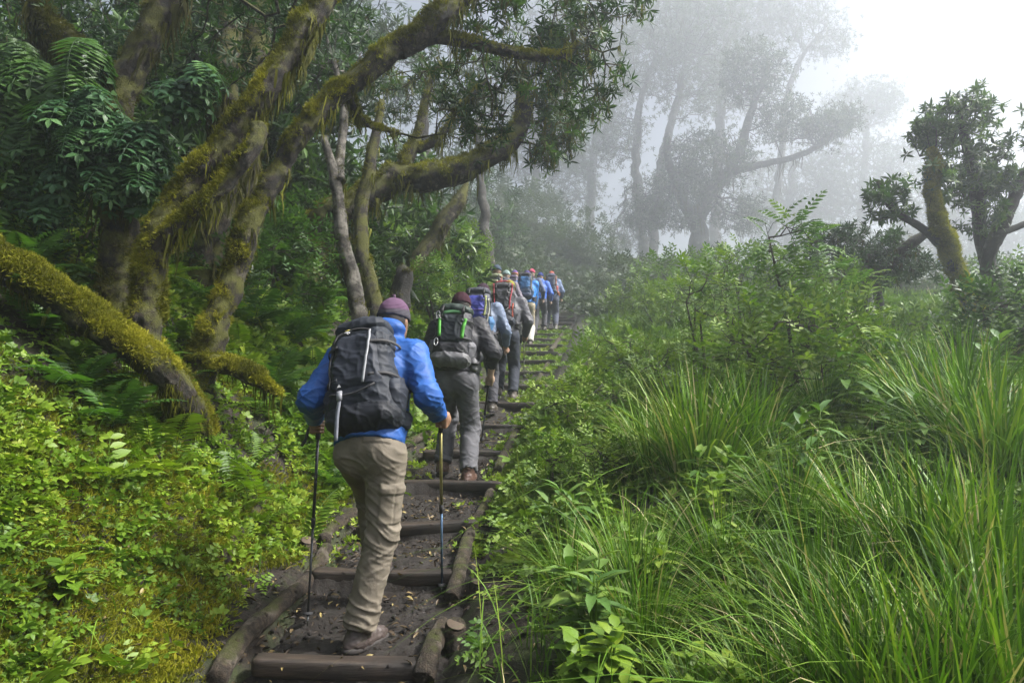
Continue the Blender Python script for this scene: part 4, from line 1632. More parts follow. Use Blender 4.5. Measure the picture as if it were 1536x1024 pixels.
def pinnate(pairs, leaf, rng, size=.30, arch=.35, taper=.5, rach=.010, open_=1.15):
    """A feather-shaped leaf along +y."""
    it = []
    pts = [np.array([0, t, -arch * t * t]) for t in np.linspace(0, 1, pairs + 2)]
    for i in range(1, pairs + 1):
        t = i / (pairs + 1)
        tan = unit(pts[i + 1] - pts[i - 1])
        sz = size * (1 - taper * abs(t - .4) * 1.4) * rng.uniform(.88, 1.1)
        for s in (-1, 1):
            d = unit(tan * math.cos(open_) + np.array([s * math.sin(open_), 0, rng.uniform(-.12, .08)]))
            it.append((leaf, pts[i], d, (0, .15, 1), sz, rng.uniform(-.08, .08)))
    it.append((leaf, pts[pairs], unit(pts[-1] - pts[-2]), (0, .2, 1), size * (1 - taper * .6), .05))
    T = compose(it)
    st = Tpl()
    st.add(*T[:3], tint=T[3])
    for i in range(pairs):
        st.add(*[x if len(x) else None for x in stem_tpl(pts[i], pts[i + 1], rach)[:3]], tint=-.15)
    return st.done()


def fern_frond(pin, rng, arch=.55, droop_at=1., width=.26):
    it = []
    n = pin + 2
    ts = np.linspace(0, 1, n)
    pts = [np.array([0, t - .12 * t ** 3, .25 * t - arch * t * t * droop_at]) for t in ts]
    for i in range(1, n - 1):
        t = ts[i]
        tan = unit(pts[i + 1] - pts[i - 1])
        sz = width * (math.sin(math.pi * min(1, .18 + t * .85)) ** .8) * rng.uniform(.9, 1.1) + .02
        for s in (-1, 1):
            d = unit(tan * .35 + np.array([s, 0, rng.uniform(-.15, .02)]))
            it.append((NARROW1, pts[i], d, (0, .2, 1), sz, rng.uniform(-.08, .08)))
    T = compose(it)
    st = Tpl()
    st.add(*[x if len(x) else None for x in T[:3]], tint=T[3])
    for i in range(n - 1):
        st.add(*[x if len(x) else None for x in stem_tpl(pts[i], pts[i + 1], .008)[:3]], tint=-.3)
    return st.done()


def bouquet(subs, n, rng, el=(.2, 1.1), s=(.7, 1.), up=1.):
    """Several sub-templates springing from one root, up along +z."""
    it = []
    for i in range(n):
        a = i * 2.39996 + rng.uniform(-.4, .4)
        e = rng.uniform(*el)
        d = np.array([math.cos(a) * math.cos(e), math.sin(a) * math.cos(e), math.sin(e)])
        it.append((subs[i % len(subs)], (0, 0, 0), d, (0, 0, 1.), rng.uniform(*s), rng.uniform(-.08, .08)))
    return compose(it)


def tuft_tpl(n, rng, h=(.5, 1.), w=.06, spread=.5, base=.25):
    """Short blades (moss, fine grass) along +z."""
    T = Tpl()
    for i in range(n):
        a, L = rng.uniform(0, 2 * math.pi), rng.uniform(*h)
        o = np.array([rng.uniform(-base, base), rng.uniform(-base, base), 0])
        lean = np.array([math.cos(a), math.sin(a), 0]) * rng.uniform(0, spread)
        s = np.array([-math.sin(a), math.cos(a), 0]) * w
        p1, p2 = o + (lean * .35 + [0, 0, .6]) * L, o + (lean + [0, 0, 1. - .3 * np.linalg.norm(lean)]) * L
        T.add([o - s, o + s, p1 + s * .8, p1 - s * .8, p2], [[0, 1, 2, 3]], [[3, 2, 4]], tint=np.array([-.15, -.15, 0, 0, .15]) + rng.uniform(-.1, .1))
    return T.done()


def strand_tpl(n, rng, w=.03):
    """Hanging beard lichen, down along -z, length 1."""
    T = Tpl()
    for i in range(n):
        L = rng.uniform(.35, 1.)
        o = np.array([rng.uniform(-.14, .14), rng.uniform(-.14, .14), .03])
        a = rng.uniform(0, 6.28)
        s = np.array([math.cos(a), math.sin(a), 0]) * w * rng.uniform(.6, 1.3)
        ph = rng.uniform(0, 6)
        pr, V, Q = None, [], []
        m = 5
        for k in range(m):
            t = k / (m - 1)
            c = o + np.array([.05 * math.sin(ph + 4 * t), .05 * math.cos(ph * 1.3 + 5 * t), -L * t])
            ww = (1 - t) ** .7 * (1 + .3 * math.sin(ph + 9 * t)) + .06
            V += [c - s * ww, c + s * ww]
        Q = [[2 * k, 2 * k + 1, 2 * k + 3, 2 * k + 2] for k in range(m - 1)]
        T.add(V, Q, None, tint=rng.uniform(-.15, .15))
    return T.done()


_r = np.random.default_rng(11)
ROS = [rosette(9, NARROW, _r, (.0, 1.0)) for _ in range(3)]            # shoot tips of the near trees
ROSF = [rosette(7, NARROW1, _r, (-.1, 1.1)) for _ in range(3)]         # lighter copies for trees in the mist
ROSB = [rosette(9, leaf_tpl(.30, .05, .22), _r, (-.15, .9)) for _ in range(3)]
PIN = [pinnate(4, leaf_tpl(.52, .05, .10), _r, .34) for _ in range(3)]
PINL = [pinnate(6, leaf_tpl(.34, .04, .14), _r, .30, .5) for _ in range(3)]
FROND = [fern_frond(15, _r) for _ in range(3)]
FRONDH = [fern_frond(12, _r, .75, 1.1, .36) for _ in range(3)]
MOSS = [tuft_tpl(9, _r, (.5, 1.), .055, .7, .45) for _ in range(4)]
STRAND = [strand_tpl(6, _r) for _ in range(4)]
SMALL = [bouquet([compose([(LEAF1, (0, .5, 0), (s, .6, .1), (0, 0, 1), .42, 0.) for s in (-.8, 0, .8)])], 5, _r, (.1, 1.2)) for _ in range(3)]
HERB = [bouquet(PIN, 5, _r, (.15, .9)) for _ in range(3)]
TRI = [bouquet([compose([(BROAD, (0, .55, 0), (s, .5 if s else 1, .05), (0, 0, 1), .5, 0.) for s in (-1, 0, 1)] + [(stem_tpl((0, 0, 0), (0, .55, 0), .012), (0, 0, 0), (0, 1, 0), (0, 0, 1), 1, -.1)])], 5, _r, (.2, 1.1)) for _ in range(3)]


def rand_dirs(n, rng, up=0.):
    v = rng.normal(size=(n, 3))
    v[:, 2] += up
    return unit(v)


def scatter(mb, tpls, pos, d, up, s, tint, rng):
    k = rng.integers(0, len(tpls), len(pos))
    d, up = np.broadcast_to(d, pos.shape), np.broadcast_to(up, pos.shape)
    s, tint = np.broadcast_to(s, (len(pos),)), np.broadcast_to(tint, (len(pos),))
    for i, t in enumerate(tpls):
        m = k == i
        if m.any():
            inst(mb, t, pos[m], frames(d[m].copy(), up[m]), s[m], tint[m])


def scatter_up(mb, tpls, pos, nrm, s, tint, rng, wild=.25):
    """Templates that grow along +z, set on a surface with a random heading."""
    n = len(pos)
    z = unit(nrm + wild * rng.normal(size=(n, 3)))
    a = rng.normal(size=(n, 3))
    y = unit(a - z * np.sum(a * z, 1, keepdims=True))
    k = rng.integers(0, len(tpls), n)
    R = np.stack([np.cross(y, z), y, z], -1)
    s, tint = np.broadcast_to(s, (n,)), np.broadcast_to(tint, (n,))
    for i, t in enumerate(tpls):
        m = k == i
        if m.any():
            inst(mb, t, pos[m], R[m], s[m], tint[m])


# ------------------------------------------------------------------ branching
def grow(start, targets, rng, seg=.18, wander=.18, sag=.05, pathw=.25):
    """Join the targets to the start nodes by branching twigs. Returns points, parents."""
    n0 = len(start)
    cap = n0 + len(targets) * 14 + 10
    pts = np.zeros((cap, 3))
    pts[:n0] = start
    par = np.full(cap, -1)
    plen = np.zeros(cap)
    n = n0
    d0 = np.array([np.min(np.linalg.norm(start - t, axis=1)) for t in targets])
    for ti in np.argsort(d0):
        t = targets[ti]
        dd = np.linalg.norm(pts[:n] - t, axis=1) + pathw * plen[:n]
        i = int(np.argmin(dd))
        L = np.linalg.norm(t - pts[i])
        m = max(1, min(12, int(L / seg)))
        a = pts[i].copy()
        for k in range(1, m + 1):
            f = k / m
            p = a * (1 - f) + t * f
            if k < m:
                p = p + rng.normal(size=3) * wander * seg + np.array([0, 0, -sag * L * math.sin(math.pi * f)])
            pts[n], par[n], plen[n] = p, i, plen[i] + np.linalg.norm(p - pts[i])
            i = n
            n += 1
    return pts[:n], par[:n], n0


def twigs(mb, pts, par, n0, r_tip=.004, power=.45, r_max=.06, sides=4, lump=0.):
    n = len(pts)
    cnt = np.zeros(n)
    ch = np.bincount(par[par >= 0], minlength=n)
    for i in range(n - 1, n0 - 1, -1):
        if ch[i] == 0:
            cnt[i] = max(cnt[i], 1)
        cnt[par[i]] += cnt[i]
    r = np.minimum(r_tip * np.maximum(cnt, 1) ** power, r_max)
    done = np.zeros(n, bool)
    tips = [i for i in range(n0, n) if ch[i] == 0]
    tips.sort(key=lambda i: -cnt[i])
    order = sorted(tips, key=lambda i: i)
    for i in order:
        c = [i]
        while not done[c[-1]] and par[c[-1]] >= 0:
            done[c[-1]] = True
            c.append(par[c[-1]])
        c = c[::-1]
        if len(c) < 2:
            continue
        rr_ = r[c].copy()
        rr_[0] = min(rr_[0], rr_[1] * 1.15)
        tube(mb, pts[c], rr_, sides, lump=lump, cap=False)
    return np.array(tips), r


# ------------------------------------------------------------------ trees
def in_ellipsoids(crowns, rng):
    out = []
    for c, r, n in crowns:
        v = unit(rng.normal(size=(n, 3))) * (rng.uniform(.12, 1, n) ** .42)[:, None]
        out.append(np.asarray(c) + v * np.asarray(r))
    return np.vstack(out)


def make_tree(name, label, base, limbs, crowns, seed, bark, leaf, ros, leaf_s=.12, per_tip=2, tint=(.25, .75), moss=None, moss_n=0., strands=0., strand_l=(.06, .3),
              cat='tree', group=None, lump=.2, sides=14, step=.06, grow_from=.45, seg=.18, r_tip=.004, r_max=.06, sag=.03, strand_mat=None, spread=.07, trunk_name='trunk', smooth_leaf=False, moss_s=(.011, .034), twig_strands=0., pathw=.25, moss_round=0., moss_limbs=99, wob=.5, ridge=.10):
    rng = np.random.default_rng(seed)
    root = empty(name, base, label, cat, group)
    tb = MB()
    SV, SN, SR, nodes = [], [], [], []
    for li, (pts, rr_, *opt) in enumerate(limbs):
        v, n, r = tube(tb, pts, rr_, sides, step, lump, 5 / max(.12, np.max(rr_) * 2.2) * .28, seed + li, wob=wob, ridge=ridge)
        SV.append(v); SN.append(n); SR.append(r)
        c = spline(np.asarray(pts, float), .12)
        g = opt[0] if opt else grow_from
        if g < 1:
            nodes.append(c[int(len(c) * g):])
    tips = None
    if crowns:
        T = in_ellipsoids(crowns, rng)
        pts, par, n0 = grow(np.vstack(nodes), T, rng, seg, .16, sag, pathw)
        ti, r = twigs(tb, pts, par, n0, r_tip, .45, r_max)
        tips = (pts, par, ti)
    tb.build(trunk_name, bark, root, smooth=True)
    if tips is not None and leaf is not None:
        pts, par, ti = tips
        lb = MB()
        p0, p1 = pts[par[ti]], pts[ti]
        d = unit(p1 - p0)
        pos, dirs = [], []
        for k in range(per_tip):
            f = 1. if k == 0 else rng.uniform(.15, .95, len(ti))[:, None]
            q = p0 * (1 - f) + p1 * f + (0 if k == 0 else spread) * rng.normal(size=p1.shape)
            pos.append(q)
            dirs.append(unit(d + (.35 if k == 0 else .9) * rng.normal(size=d.shape) + np.array([0, 0, .35])))
        pos, dirs = np.vstack(pos), np.vstack(dirs)
        tn = np.clip(rng.uniform(*tint, len(pos)) + .15 * vnoise(pos * 2.2, seed), 0, 1)
        scatter(lb, ros, pos, dirs, np.array([0, 0, 1.]) + .01, leaf_s * rng.uniform(.7, 1.25, len(pos)), tn, rng)
        lb.build('crown', leaf, root)
    if moss is not None and (moss_n or strands):
        V, N, R_ = np.vstack(SV[:moss_limbs]), np.vstack(SN[:moss_limbs]), np.concatenate(SR[:moss_limbs])
        mm = MB()
        area = R_ / R_.mean()
        if moss_n:
            k = rng.integers(0, len(V), int(moss_n * 3))
            p = V[k] + rng.normal(size=(len(k), 3)) * .012
            w = sstep(-.25, .75, N[k, 2] + moss_round + .8 * fbm(p * 5, 3, seed)) * np.minimum(1.3, area[k])
            keep = rng.uniform(size=len(k)) < w
            p, nn = p[keep], N[k][keep]
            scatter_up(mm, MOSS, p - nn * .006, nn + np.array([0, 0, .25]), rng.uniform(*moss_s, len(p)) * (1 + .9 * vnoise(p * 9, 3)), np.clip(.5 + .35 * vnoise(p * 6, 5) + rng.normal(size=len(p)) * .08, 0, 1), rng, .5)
        if strands:
            k = rng.integers(0, len(V), int(strands * 4))
            p = V[k]
            w = sstep(.25, -.7, N[k, 2]) * sstep(-.25, .45, fbm(p * 3.5, 2, seed + 3))
            keep = rng.uniform(size=len(k)) < w
            p = p[keep]
            L = strand_l[0] + (strand_l[1] - strand_l[0]) * rng.uniform(size=len(p)) ** 2.2
            scatter_up(mm, STRAND, p, np.tile([0, 0, 1.], (len(p), 1)), L, np.clip(.14 + .16 * rng.normal(size=len(p)), 0, 1), rng, .10)
        if twig_strands and tips is not None:
            pts = tips[0]
            k = rng.integers(0, len(pts), int(twig_strands))
            L = strand_l[0] + (strand_l[1] - strand_l[0]) * rng.uniform(size=len(k)) ** 2.5
            scatter_up(mm, STRAND, pts[k], np.tile([0, 0, 1.], (len(k), 1)), L * .8, np.clip(.14 + .16 * rng.normal(size=len(k)), 0, 1), rng, .10)
        if mm.n:
            mm.build('moss', moss, root)
    return root
# ------------------------------------------------------------------ tree materials
BARK_NEAR = bark_mat('mossy_bark', (.004, .003, .002), (.056, .039, .024), (.105, .110, .009), .72, (.17, .15, .11), .10, 22)
BARK_PALE = bark_mat('weathered_bark', (.024, .020, .016), (.105, .092, .074), (.075, .075, .014), .25, (.30, .28, .24), .5, 18)
BARK_DARK = bark_mat('dark_wet_bark', (.008, .007, .006), (.032, .028, .023), (.05, .055, .012), .35, (.10, .10, .09), .1, 12)
BARK_MIST = bark_mat('distant_bark', (.022, .020, .018), (.060, .054, .046), (.04, .045, .012), .2, (.12, .12, .11), .2, 6)
MOSS_YEL = leaf_mat('yellow_moss', [(.1, (.055, .058, .006)), (.5, (.170, .172, .012)), (.9, (.340, .315, .028))], .75, .30, .2)
MOSS_OLIVE = leaf_mat('olive_beard_moss', [(.1, (.042, .042, .010)), (.5, (.110, .108, .024)), (.9, (.200, .185, .045))], .85, .35, .15)
LEAF_DARK = leaf_mat('dark_glossy_leaf', [(.1, (.012, .032, .010)), (.5, (.034, .080, .018)), (.9, (.095, .175, .032))], .48, .32, .35)
LEAF_MID = leaf_mat('tree_leaf', [(.1, (.018, .046, .012)), (.5, (.042, .095, .020)), (.9, (.095, .160, .034))], .42, .35)
LEAF_MIST = leaf_mat('misty_tree_leaf', [(.1, (.020, .036, .016)), (.9, (.064, .096, .034))], .6, .30)


def px_limb(pts):
    return np.array([P(*p) for p in pts])


def down(p, dz=.5):
    return np.asarray(p) - np.array([0, 0, dz])


# leaning mossy tree over the trail -----------------------------------------------------------------
A = px_limb([(292, 585, 4.95), (302, 545, 5.0), (330, 470, 5.05), (365, 370, 5.1), (405, 275, 5.15), (450, 200, 5.2), (500, 143, 5.25), (560, 100, 5.3), (620, 58, 5.35), (668, 10, 5.4), (690, -60, 5.5), (700, -150, 5.6)])
Ab = px_limb([(600, 75, 5.34), (654, 58, 5.45), (728, 70, 5.6), (781, 82, 5.75), (839, 84, 5.9), (880, 60, 6.0)])
Ac = px_limb([(668, 10, 5.4), (740, -25, 5.6), (830, -40, 5.9), (920, -30, 6.2)])
Ad = px_limb([(520, 128, 5.27), (535, 170, 5.5), (560, 190, 5.8), (600, 200, 6.1)])
make_tree('mossy_tree', 'leaning moss covered tree arching over the trail from the bank above the blue jacket hiker', A[0],
          [(A, [0.1150, 0.1012, 0.0902, 0.0810, 0.0736, 0.0699, 0.0718, 0.0782, 0.0902, 0.0874, 0.0810, 0.0736], .62), (Ab, [.07, .055, .045, .038, .03, .018], .1), (Ac, [.075, .055, .04, .02], .1), (Ad, [.035, .028, .02, .01], .2)],
          [(P(790, 10, 5.9), (.95, .6, .55), 230), (P(870, 110, 6.1), (.48, .45, .50), 130), (P(720, 120, 5.9), (.50, .5, .35), 70), (P(940, -10, 6.2), (.30, .4, .30), 70), (P(700, 190, 6.1), (.40, .4, .22), 40)],
          21, BARK_NEAR, LEAF_DARK, ROS, .105, 3, (.15, .75), MOSS_YEL, 30000, 360, (.05, .26), lump=.26, sides=40, step=.02, seg=.13, r_tip=.0032, r_max=.035, twig_strands=520)

# arching limb further up ---------------------------------------------------------------------------
D0 = px_limb([(462, 430, 8.3), (478, 375, 8.35), (497, 335, 8.4), (519, 314, 8.4), (564, 287, 8.45), (597, 270, 8.5), (632, 268, 8.5), (687, 252, 8.55), (740, 236, 8.6), (769, 212, 8.65), (781, 176, 8.7), (782, 135, 8.75), (778, 95, 8.8)])
D1 = px_limb([(592, 272, 8.5), (606, 246, 8.5), (621, 217, 8.55), (632, 178, 8.6), (642, 140, 8.7), (650, 105, 8.8)])
D2 = px_limb([(626, 225, 8.55), (658, 209, 8.6), (679, 176, 8.65), (700, 150, 8.7), (730, 120, 8.8)])
D3 = px_limb([(688, 172, 8.66), (712, 191, 8.7), (757, 193, 8.75), (790, 185, 8.8)])
make_tree('mossy_tree', 'tree with one thick limb arching level over the trail, yellow moss along its top', D0[0],
          [(D0, [.21, .20, .18, .165, .16, .165, .16, .145, .135, .125, .10, .08, .05], .74), (D1, [.11, .09, .07, .05, .04, .025], .55), (D2, [.055, .045, .035, .03, .02], .5), (D3, [.03, .026, .02, .012], .3)],
          [(P(815, 110, 8.8), (.42, .45, .75), 150), (P(840, 190, 8.7), (.34, .4, .36), 110), (P(815, 228, 8.6), (.22, .3, .20), 50), (P(700, 110, 8.9), (.75, .5, .45), 95), (P(600, 120, 9.0), (.6, .5, .4), 45), (P(860, 60, 8.9), (.45, .5, .40), 110)],
          33, BARK_NEAR, LEAF_DARK, ROS, .125, 3, (.2, .8), MOSS_YEL, 6500, 420, (.08, .42), lump=.22, sides=30, step=.03, seg=.2, r_tip=.005, r_max=.05, twig_strands=800, moss_s=(.022, .05))

# bank-side trunks at the edge of the wood ----------------------------------------------------------
B0 = px_limb([(214, 520, 4.27), (217, 450, 4.27), (224, 395, 4.27), (242, 345, 4.27), (283, 280, 4.32), (340, 210, 4.37), (400, 135, 4.42), (440, 66, 4.47), (480, 8, 4.52), (520, -60, 4.62), (560, -140, 4.72)])
B1 = px_limb([(232, 372, 4.24), (262, 340, 4.22), (300, 303, 4.24), (335, 272, 4.26), (370, 243, 4.28), (392, 205, 4.30), (392, 186, 4.30)])
B2 = px_limb([(345, 150, 4.9), (338, 90, 5.0), (350, 20, 5.1), (356, -60, 5.2)])
make_tree('mossy_tree', 'twin stemmed mossy tree leaning towards the trail, its lower stem a moss capped stub', B0[0],
          [(B0, [0.0960, 0.0864, 0.0816, 0.0800, 0.0752, 0.0704, 0.0688, 0.0672, 0.0704, 0.0680, 0.0640], .7), (B1, [0.0600, 0.0560, 0.0512, 0.0464, 0.0416, 0.0440, 0.0400], 1.), ],
          [(P(430, -40, 5.1), (.9, .6, .45), 120), (P(330, 60, 5.6), (.5, .4, .6), 110)],
          45, BARK_NEAR, LEAF_DARK, ROS, .10, 4, (.1, .6), MOSS_YEL, 30000, 460, (.05, .30), lump=.28, sides=40, step=.02, seg=.15, r_tip=.0035, r_max=.035)
C0 = px_limb([(178, 480, 4.75), (182, 430, 4.75), (186, 350, 4.75), (174, 230, 4.8), (172, 150, 4.85), (208, 78, 4.9), (240, 14, 4.95), (256, -60, 5.0), (262, -140, 5.1)])
C1 = px_limb([(172, 165, 4.85), (120, 90, 4.9), (70, 30, 4.95), (30, -60, 5.0)])
make_tree('mossy_tree', 'thick upright trunk hung with epiphytic ferns at the edge of the dark wood', C0[0],
          [(C0, [0.1380, 0.1288, 0.1150, 0.1058, 0.1058, 0.1012, 0.0966, 0.0920, 0.0828], .6), (C1, [.10, .085, .07, .05], .4)],
          [(P(120, 20, 5.2), (.9, .6, .55), 150), (P(30, 120, 5.4), (.6, .5, .6), 120)],
          57, BARK_NEAR, LEAF_DARK, ROS, .10, 4, (.1, .6), MOSS_OLIVE, 16000, 700, (.06, .40), lump=.28, sides=40, step=.022, seg=.16, r_tip=.0035, r_max=.04)
E2 = px_limb([(330, 240, 5.9), (336, 150, 5.9), (344, 60, 6.0), (352, -60, 6.1)])
E3 = px_limb([(372, 200, 6.3), (384, 110, 6.3), (392, 40, 6.4), (400, -60, 6.5)])
for pts, lab, sd in ((E2, 'dark upright trunk draped in hanging moss, behind the twin stemmed tree', 61), (E3, 'slim dark trunk next to the moss draped one, behind the twin stemmed tree', 63)):
    b = pts[0].copy()
    g = gp(b[0] - .25, b[1] + .1)
    pts = np.vstack([down(g, .3), (g + b) / 2 + [.05, 0, 0], pts])
    make_tree('mossy_tree', lab, g, [(pts, [.13, .12, .11, .105, .10, .08], .7)], [(pts[-1] + [.0, .3, -.2], (.8, .7, .7), 110)],
              sd, BARK_NEAR, LEAF_DARK, ROS, .12, 3, (.1, .6), MOSS_OLIVE, 1500, 420, (.08, .45), lump=.22, sides=16, step=.06)

# low leaning limb in the corner of the bank ---------------------------------------------------------
L0 = px_limb([(-190, 300, 3.75), (-90, 345, 3.8), (-10, 385, 3.85), (60, 425, 3.9), (130, 470, 3.95), (200, 522, 4.05), (250, 565, 4.2), (280, 612, 4.4), (292, 655, 4.75)])
make_tree('fallen_tree', 'low slanting tree trunk thickly furred with yellow moss, running down the bank', L0[-1],
          [(L0, [0.0946, 0.0963, 0.0946, 0.0929, 0.0903, 0.0860, 0.0860, 0.0989, 0.1075], 1.)], [], 71, BARK_NEAR, None, ROS, moss=MOSS_YEL, moss_n=34000, strands=520, strand_l=(.03, .16), lump=.22, sides=40, step=.018, cat='tree', moss_s=(.011, .036))
R0 = px_limb([(318, 545, 4.95), (350, 548, 4.9), (385, 566, 4.85), (420, 590, 4.85)])
make_tree('mossy_root', 'mossy surface root reaching from the leaning tree into the green bank', R0[0], [(R0, [.07, .06, .05, .025], 1.)], [], 73, BARK_NEAR, None, ROS,
          moss=MOSS_YEL, moss_n=4000, strands=10, lump=.2, step=.03, cat='root')

# slim trunks between the wood and the trail ---------------------------------------------------------
def slim(px, rr_, lab, seed, bark=BARK_PALE, crowns=(), **kw):
    pts = px_limb(px)
    kk = dict(moss=MOSS_OLIVE, moss_n=260, strands=60, strand_l=(.05, .3), lump=.2, sides=14, step=.06)
    kk.update(kw)
    return make_tree(kk.pop('name', 'bare_trunk'), lab, pts[0], [(pts, rr_)], list(crowns), seed, bark, kk.pop('leaf', None) or LEAF_DARK, ROS, kk.pop('leaf_s', .12), 3, cat='tree', **kk)


slim([(548, 500, 6.9), (538, 460, 6.95), (531, 414, 7.0), (519, 369, 7.0), (509, 308, 7.05), (500, 254, 7.1), (486, 205, 7.15)], [.085, .08, .075, .068, .06, .05, .03],
     'bare grey trunk with a kinked pale top, just uphill of the leaning mossy tree', 81)
slim([(510, 272, 7.06), (509, 250, 7.2), (512, 215, 7.3), (514, 150, 7.4), (500, 90, 7.5)], [.055, .05, .045, .04, .03], 'grey stem forking off behind the kinked pale trunk', 82,
     crowns=[(P(505, 80, 7.6), (.6, .6, .5), 110), (P(450, 130, 7.9), (.6, .5, .5), 90)], name='slim_tree')
slim([(566, 490, 7.4), (556, 440, 7.4), (541, 375, 7.4), (546, 312, 7.45), (552, 262, 7.5), (564, 197, 7.55), (572, 150, 7.6)], [.10, .09, .08, .075, .065, .055, .03],
     'twisted mossy stem standing beside the kinked pale trunk', 83, BARK_NEAR, moss=MOSS_YEL, moss_n=900, strands=160)
slim([(622, 410, 9.9), (632, 388, 9.9), (654, 358, 9.95), (679, 320, 10.0), (690, 296, 10.05), (700, 272, 10.1)], [.17, .15, .13, .11, .09, .03],
     'short leaning snag with a jagged tip under the arching limb', 84, BARK_NEAR, moss_n=500, strands=150, name='broken_snag')
slim([(600, 462, 8.0), (602, 430, 8.0), (604, 408, 8.0), (600, 398, 8.0)], [.12, .11, .10, .05], 'squat dark stump on the bank above the second hiker', 85, BARK_DARK, moss_n=500, strands=20, name='stump')
slim([(735, 420, 17), (730, 370, 17), (726, 320, 17.2), (720, 250, 17.5), (716, 180, 18)], [.16, .14, .12, .10, .07], 'thin straight trunk veiled by mist beyond the arching limb', 86, BARK_MIST,
     crowns=[(P(716, 170, 18), (1.8, 1.5, 1.3), 150)], leaf=LEAF_MIST, leaf_s=.22, moss_n=0, strands=0, name='slim_tree')
slim([(655, 400, 12), (650, 350, 12), (640, 280, 12.2), (636, 200, 12.5), (640, 120, 13)], [.13, .12, .10, .09, .07], 'slim trunk behind the leaning snag, lost in pale mist above', 87, BARK_MIST,
     crowns=[(P(640, 110, 13), (1.7, 1.2, 1.2), 160)], leaf=LEAF_MIST, leaf_s=.18, moss_n=0, strands=0, name='slim_tree')

# mossy tree on the grassy side ------------------------------------------------------------------------
def right_tree():
    T0 = px_limb([(1478, 545, 8.8), (1467, 488, 8.8), (1449, 447, 8.8), (1428, 391, 8.8), (1408, 335, 8.85), (1400, 285, 8.9), (1403, 249, 8.9), (1396, 225, 8.95)])
    T2 = px_limb([(1500, 490, 9.6), (1492, 430, 9.6), (1478, 376, 9.6), (1464, 305, 9.5), (1458, 250, 9.4), (1440, 180, 9.35), (1436, 150, 9.35)])
    T3 = px_limb([(1492, 430, 9.6), (1488, 386, 9.4), (1504, 325, 9.25), (1536, 269, 9.3), (1580, 210, 9.4), (1610, 150, 9.5)])
    T4 = px_limb([(1424, 378, 8.82), (1382, 345, 8.9), (1350, 322, 8.95), (1332, 302, 9.0), (1316, 272, 9.0)])
    T5 = px_limb([(1490, 352, 9.23), (1530, 340, 9.2), (1570, 318, 9.2)])
    make_tree('mossy_tree', 'tree in the grass, bright mossy trunk below a column of dark leaves', T0[0],
              [(T0, [.115, .088, .076, .070, .066, .055, .036, .02], .7), (T2, [.10, .095, .09, .085, .07, .05, .03], .45), (T3, [.10, .09, .085, .075, .06, .04], .5), (T4, [.06, .05, .045, .035, .02], .4), (T5, [.05, .04, .02], .4)],
              [(P(1438, 185, 9.3), (.52, .5, .42), 170), (P(1452, 270, 9.4), (.40, .4, .42), 110), (P(1390, 200, 9.2), (.22, .3, .42), 50), (P(1330, 300, 9.0), (.28, .3, .28), 45), (P(1510, 260, 9.3), (.3, .3, .5), 50), (P(1580, 200, 9.4), (.5, .4, .4), 60), (P(1480, 330, 9.3), (.3, .3, .25), 40), (P(1412, 262, 8.9), (.22, .22, .24), 18)],
              91, BARK_DARK, LEAF_MID, ROSB, .12, 4, (.25, 1.), MOSS_YEL, 14000, 90, (.05, .25), lump=.2, sides=18, step=.05, seg=.18, r_tip=.005, r_max=.05, moss_s=(.022, .075), grow_from=.4, moss_round=.35, moss_limbs=1)


right_tree()
S0 = px_limb([(1318, 480, 10.4), (1314, 450, 10.4), (1302, 410, 10.4), (1296, 380, 10.5)])
S1 = px_limb([(1306, 420, 10.4), (1350, 380, 10.2), (1390, 352, 10.1), (1420, 330, 10.0)])
make_tree('dwarf_tree', 'low dark spreading tree on a short bent stem beside the mossy trunk in the grass', S0[0], [(S0, [.14, .13, .11, .08]), (S1, [.10, .085, .06, .03], .4)],
          [(P(1290, 385, 10.5), (.75, .6, .50), 240), (P(1350, 395, 10.4), (.55, .5, .28), 90), (P(1250, 360, 10.6), (.4, .4, .3), 60)], 93, BARK_DARK, LEAF_DARK, ROS, .13, 4, (.05, .5), MOSS_OLIVE, 300, 60, seg=.16, grow_from=.3, twig_strands=160)

# trees in the mist ----------------------------------------------------------------------------------
def mist_tree(px, py, Y, label, limbs, crowns, seed, leaf_s=.26, n=2.2, bark=BARK_MIST, strands=60):
    """limbs, crowns: offsets in photograph pixels at distance Y."""
    base = P(px, py, Y)
    k = Y / FPX
    ls = []
    for pts, rr_ in limbs:
        q = px_limb([(x, y, Y + dy) for x, y, dy in pts])
        ls.append((q, [r * k for r in rr_]))
    g = gp(ls[0][0][0][0], ls[0][0][0][1], -.4)
    if g[2] < ls[0][0][0][2]:
        q, r = ls[0]
        ls[0] = (np.vstack([g, q]), [r[0] * 1.15] + list(r))
    cs = [(P(x, y, Y + dy), (rx * k, rx * k * .8, rz * k), int(m * n)) for x, y, dy, rx, rz, m in crowns]
    make_tree('misty_tree', label, ls[0][0][0], ls, cs, seed, bark, LEAF_MIST, ROSF, leaf_s, 5, (.1, .9), MOSS_OLIVE, 0, strands, (.4, 2.2), lump=.15, sides=10, step=.5,
              seg=.022 * Y * .6, r_tip=.0004 * Y, r_max=.0045 * Y, sag=.04, spread=.008 * Y, group=None, twig_strands=160, pathw=.3)


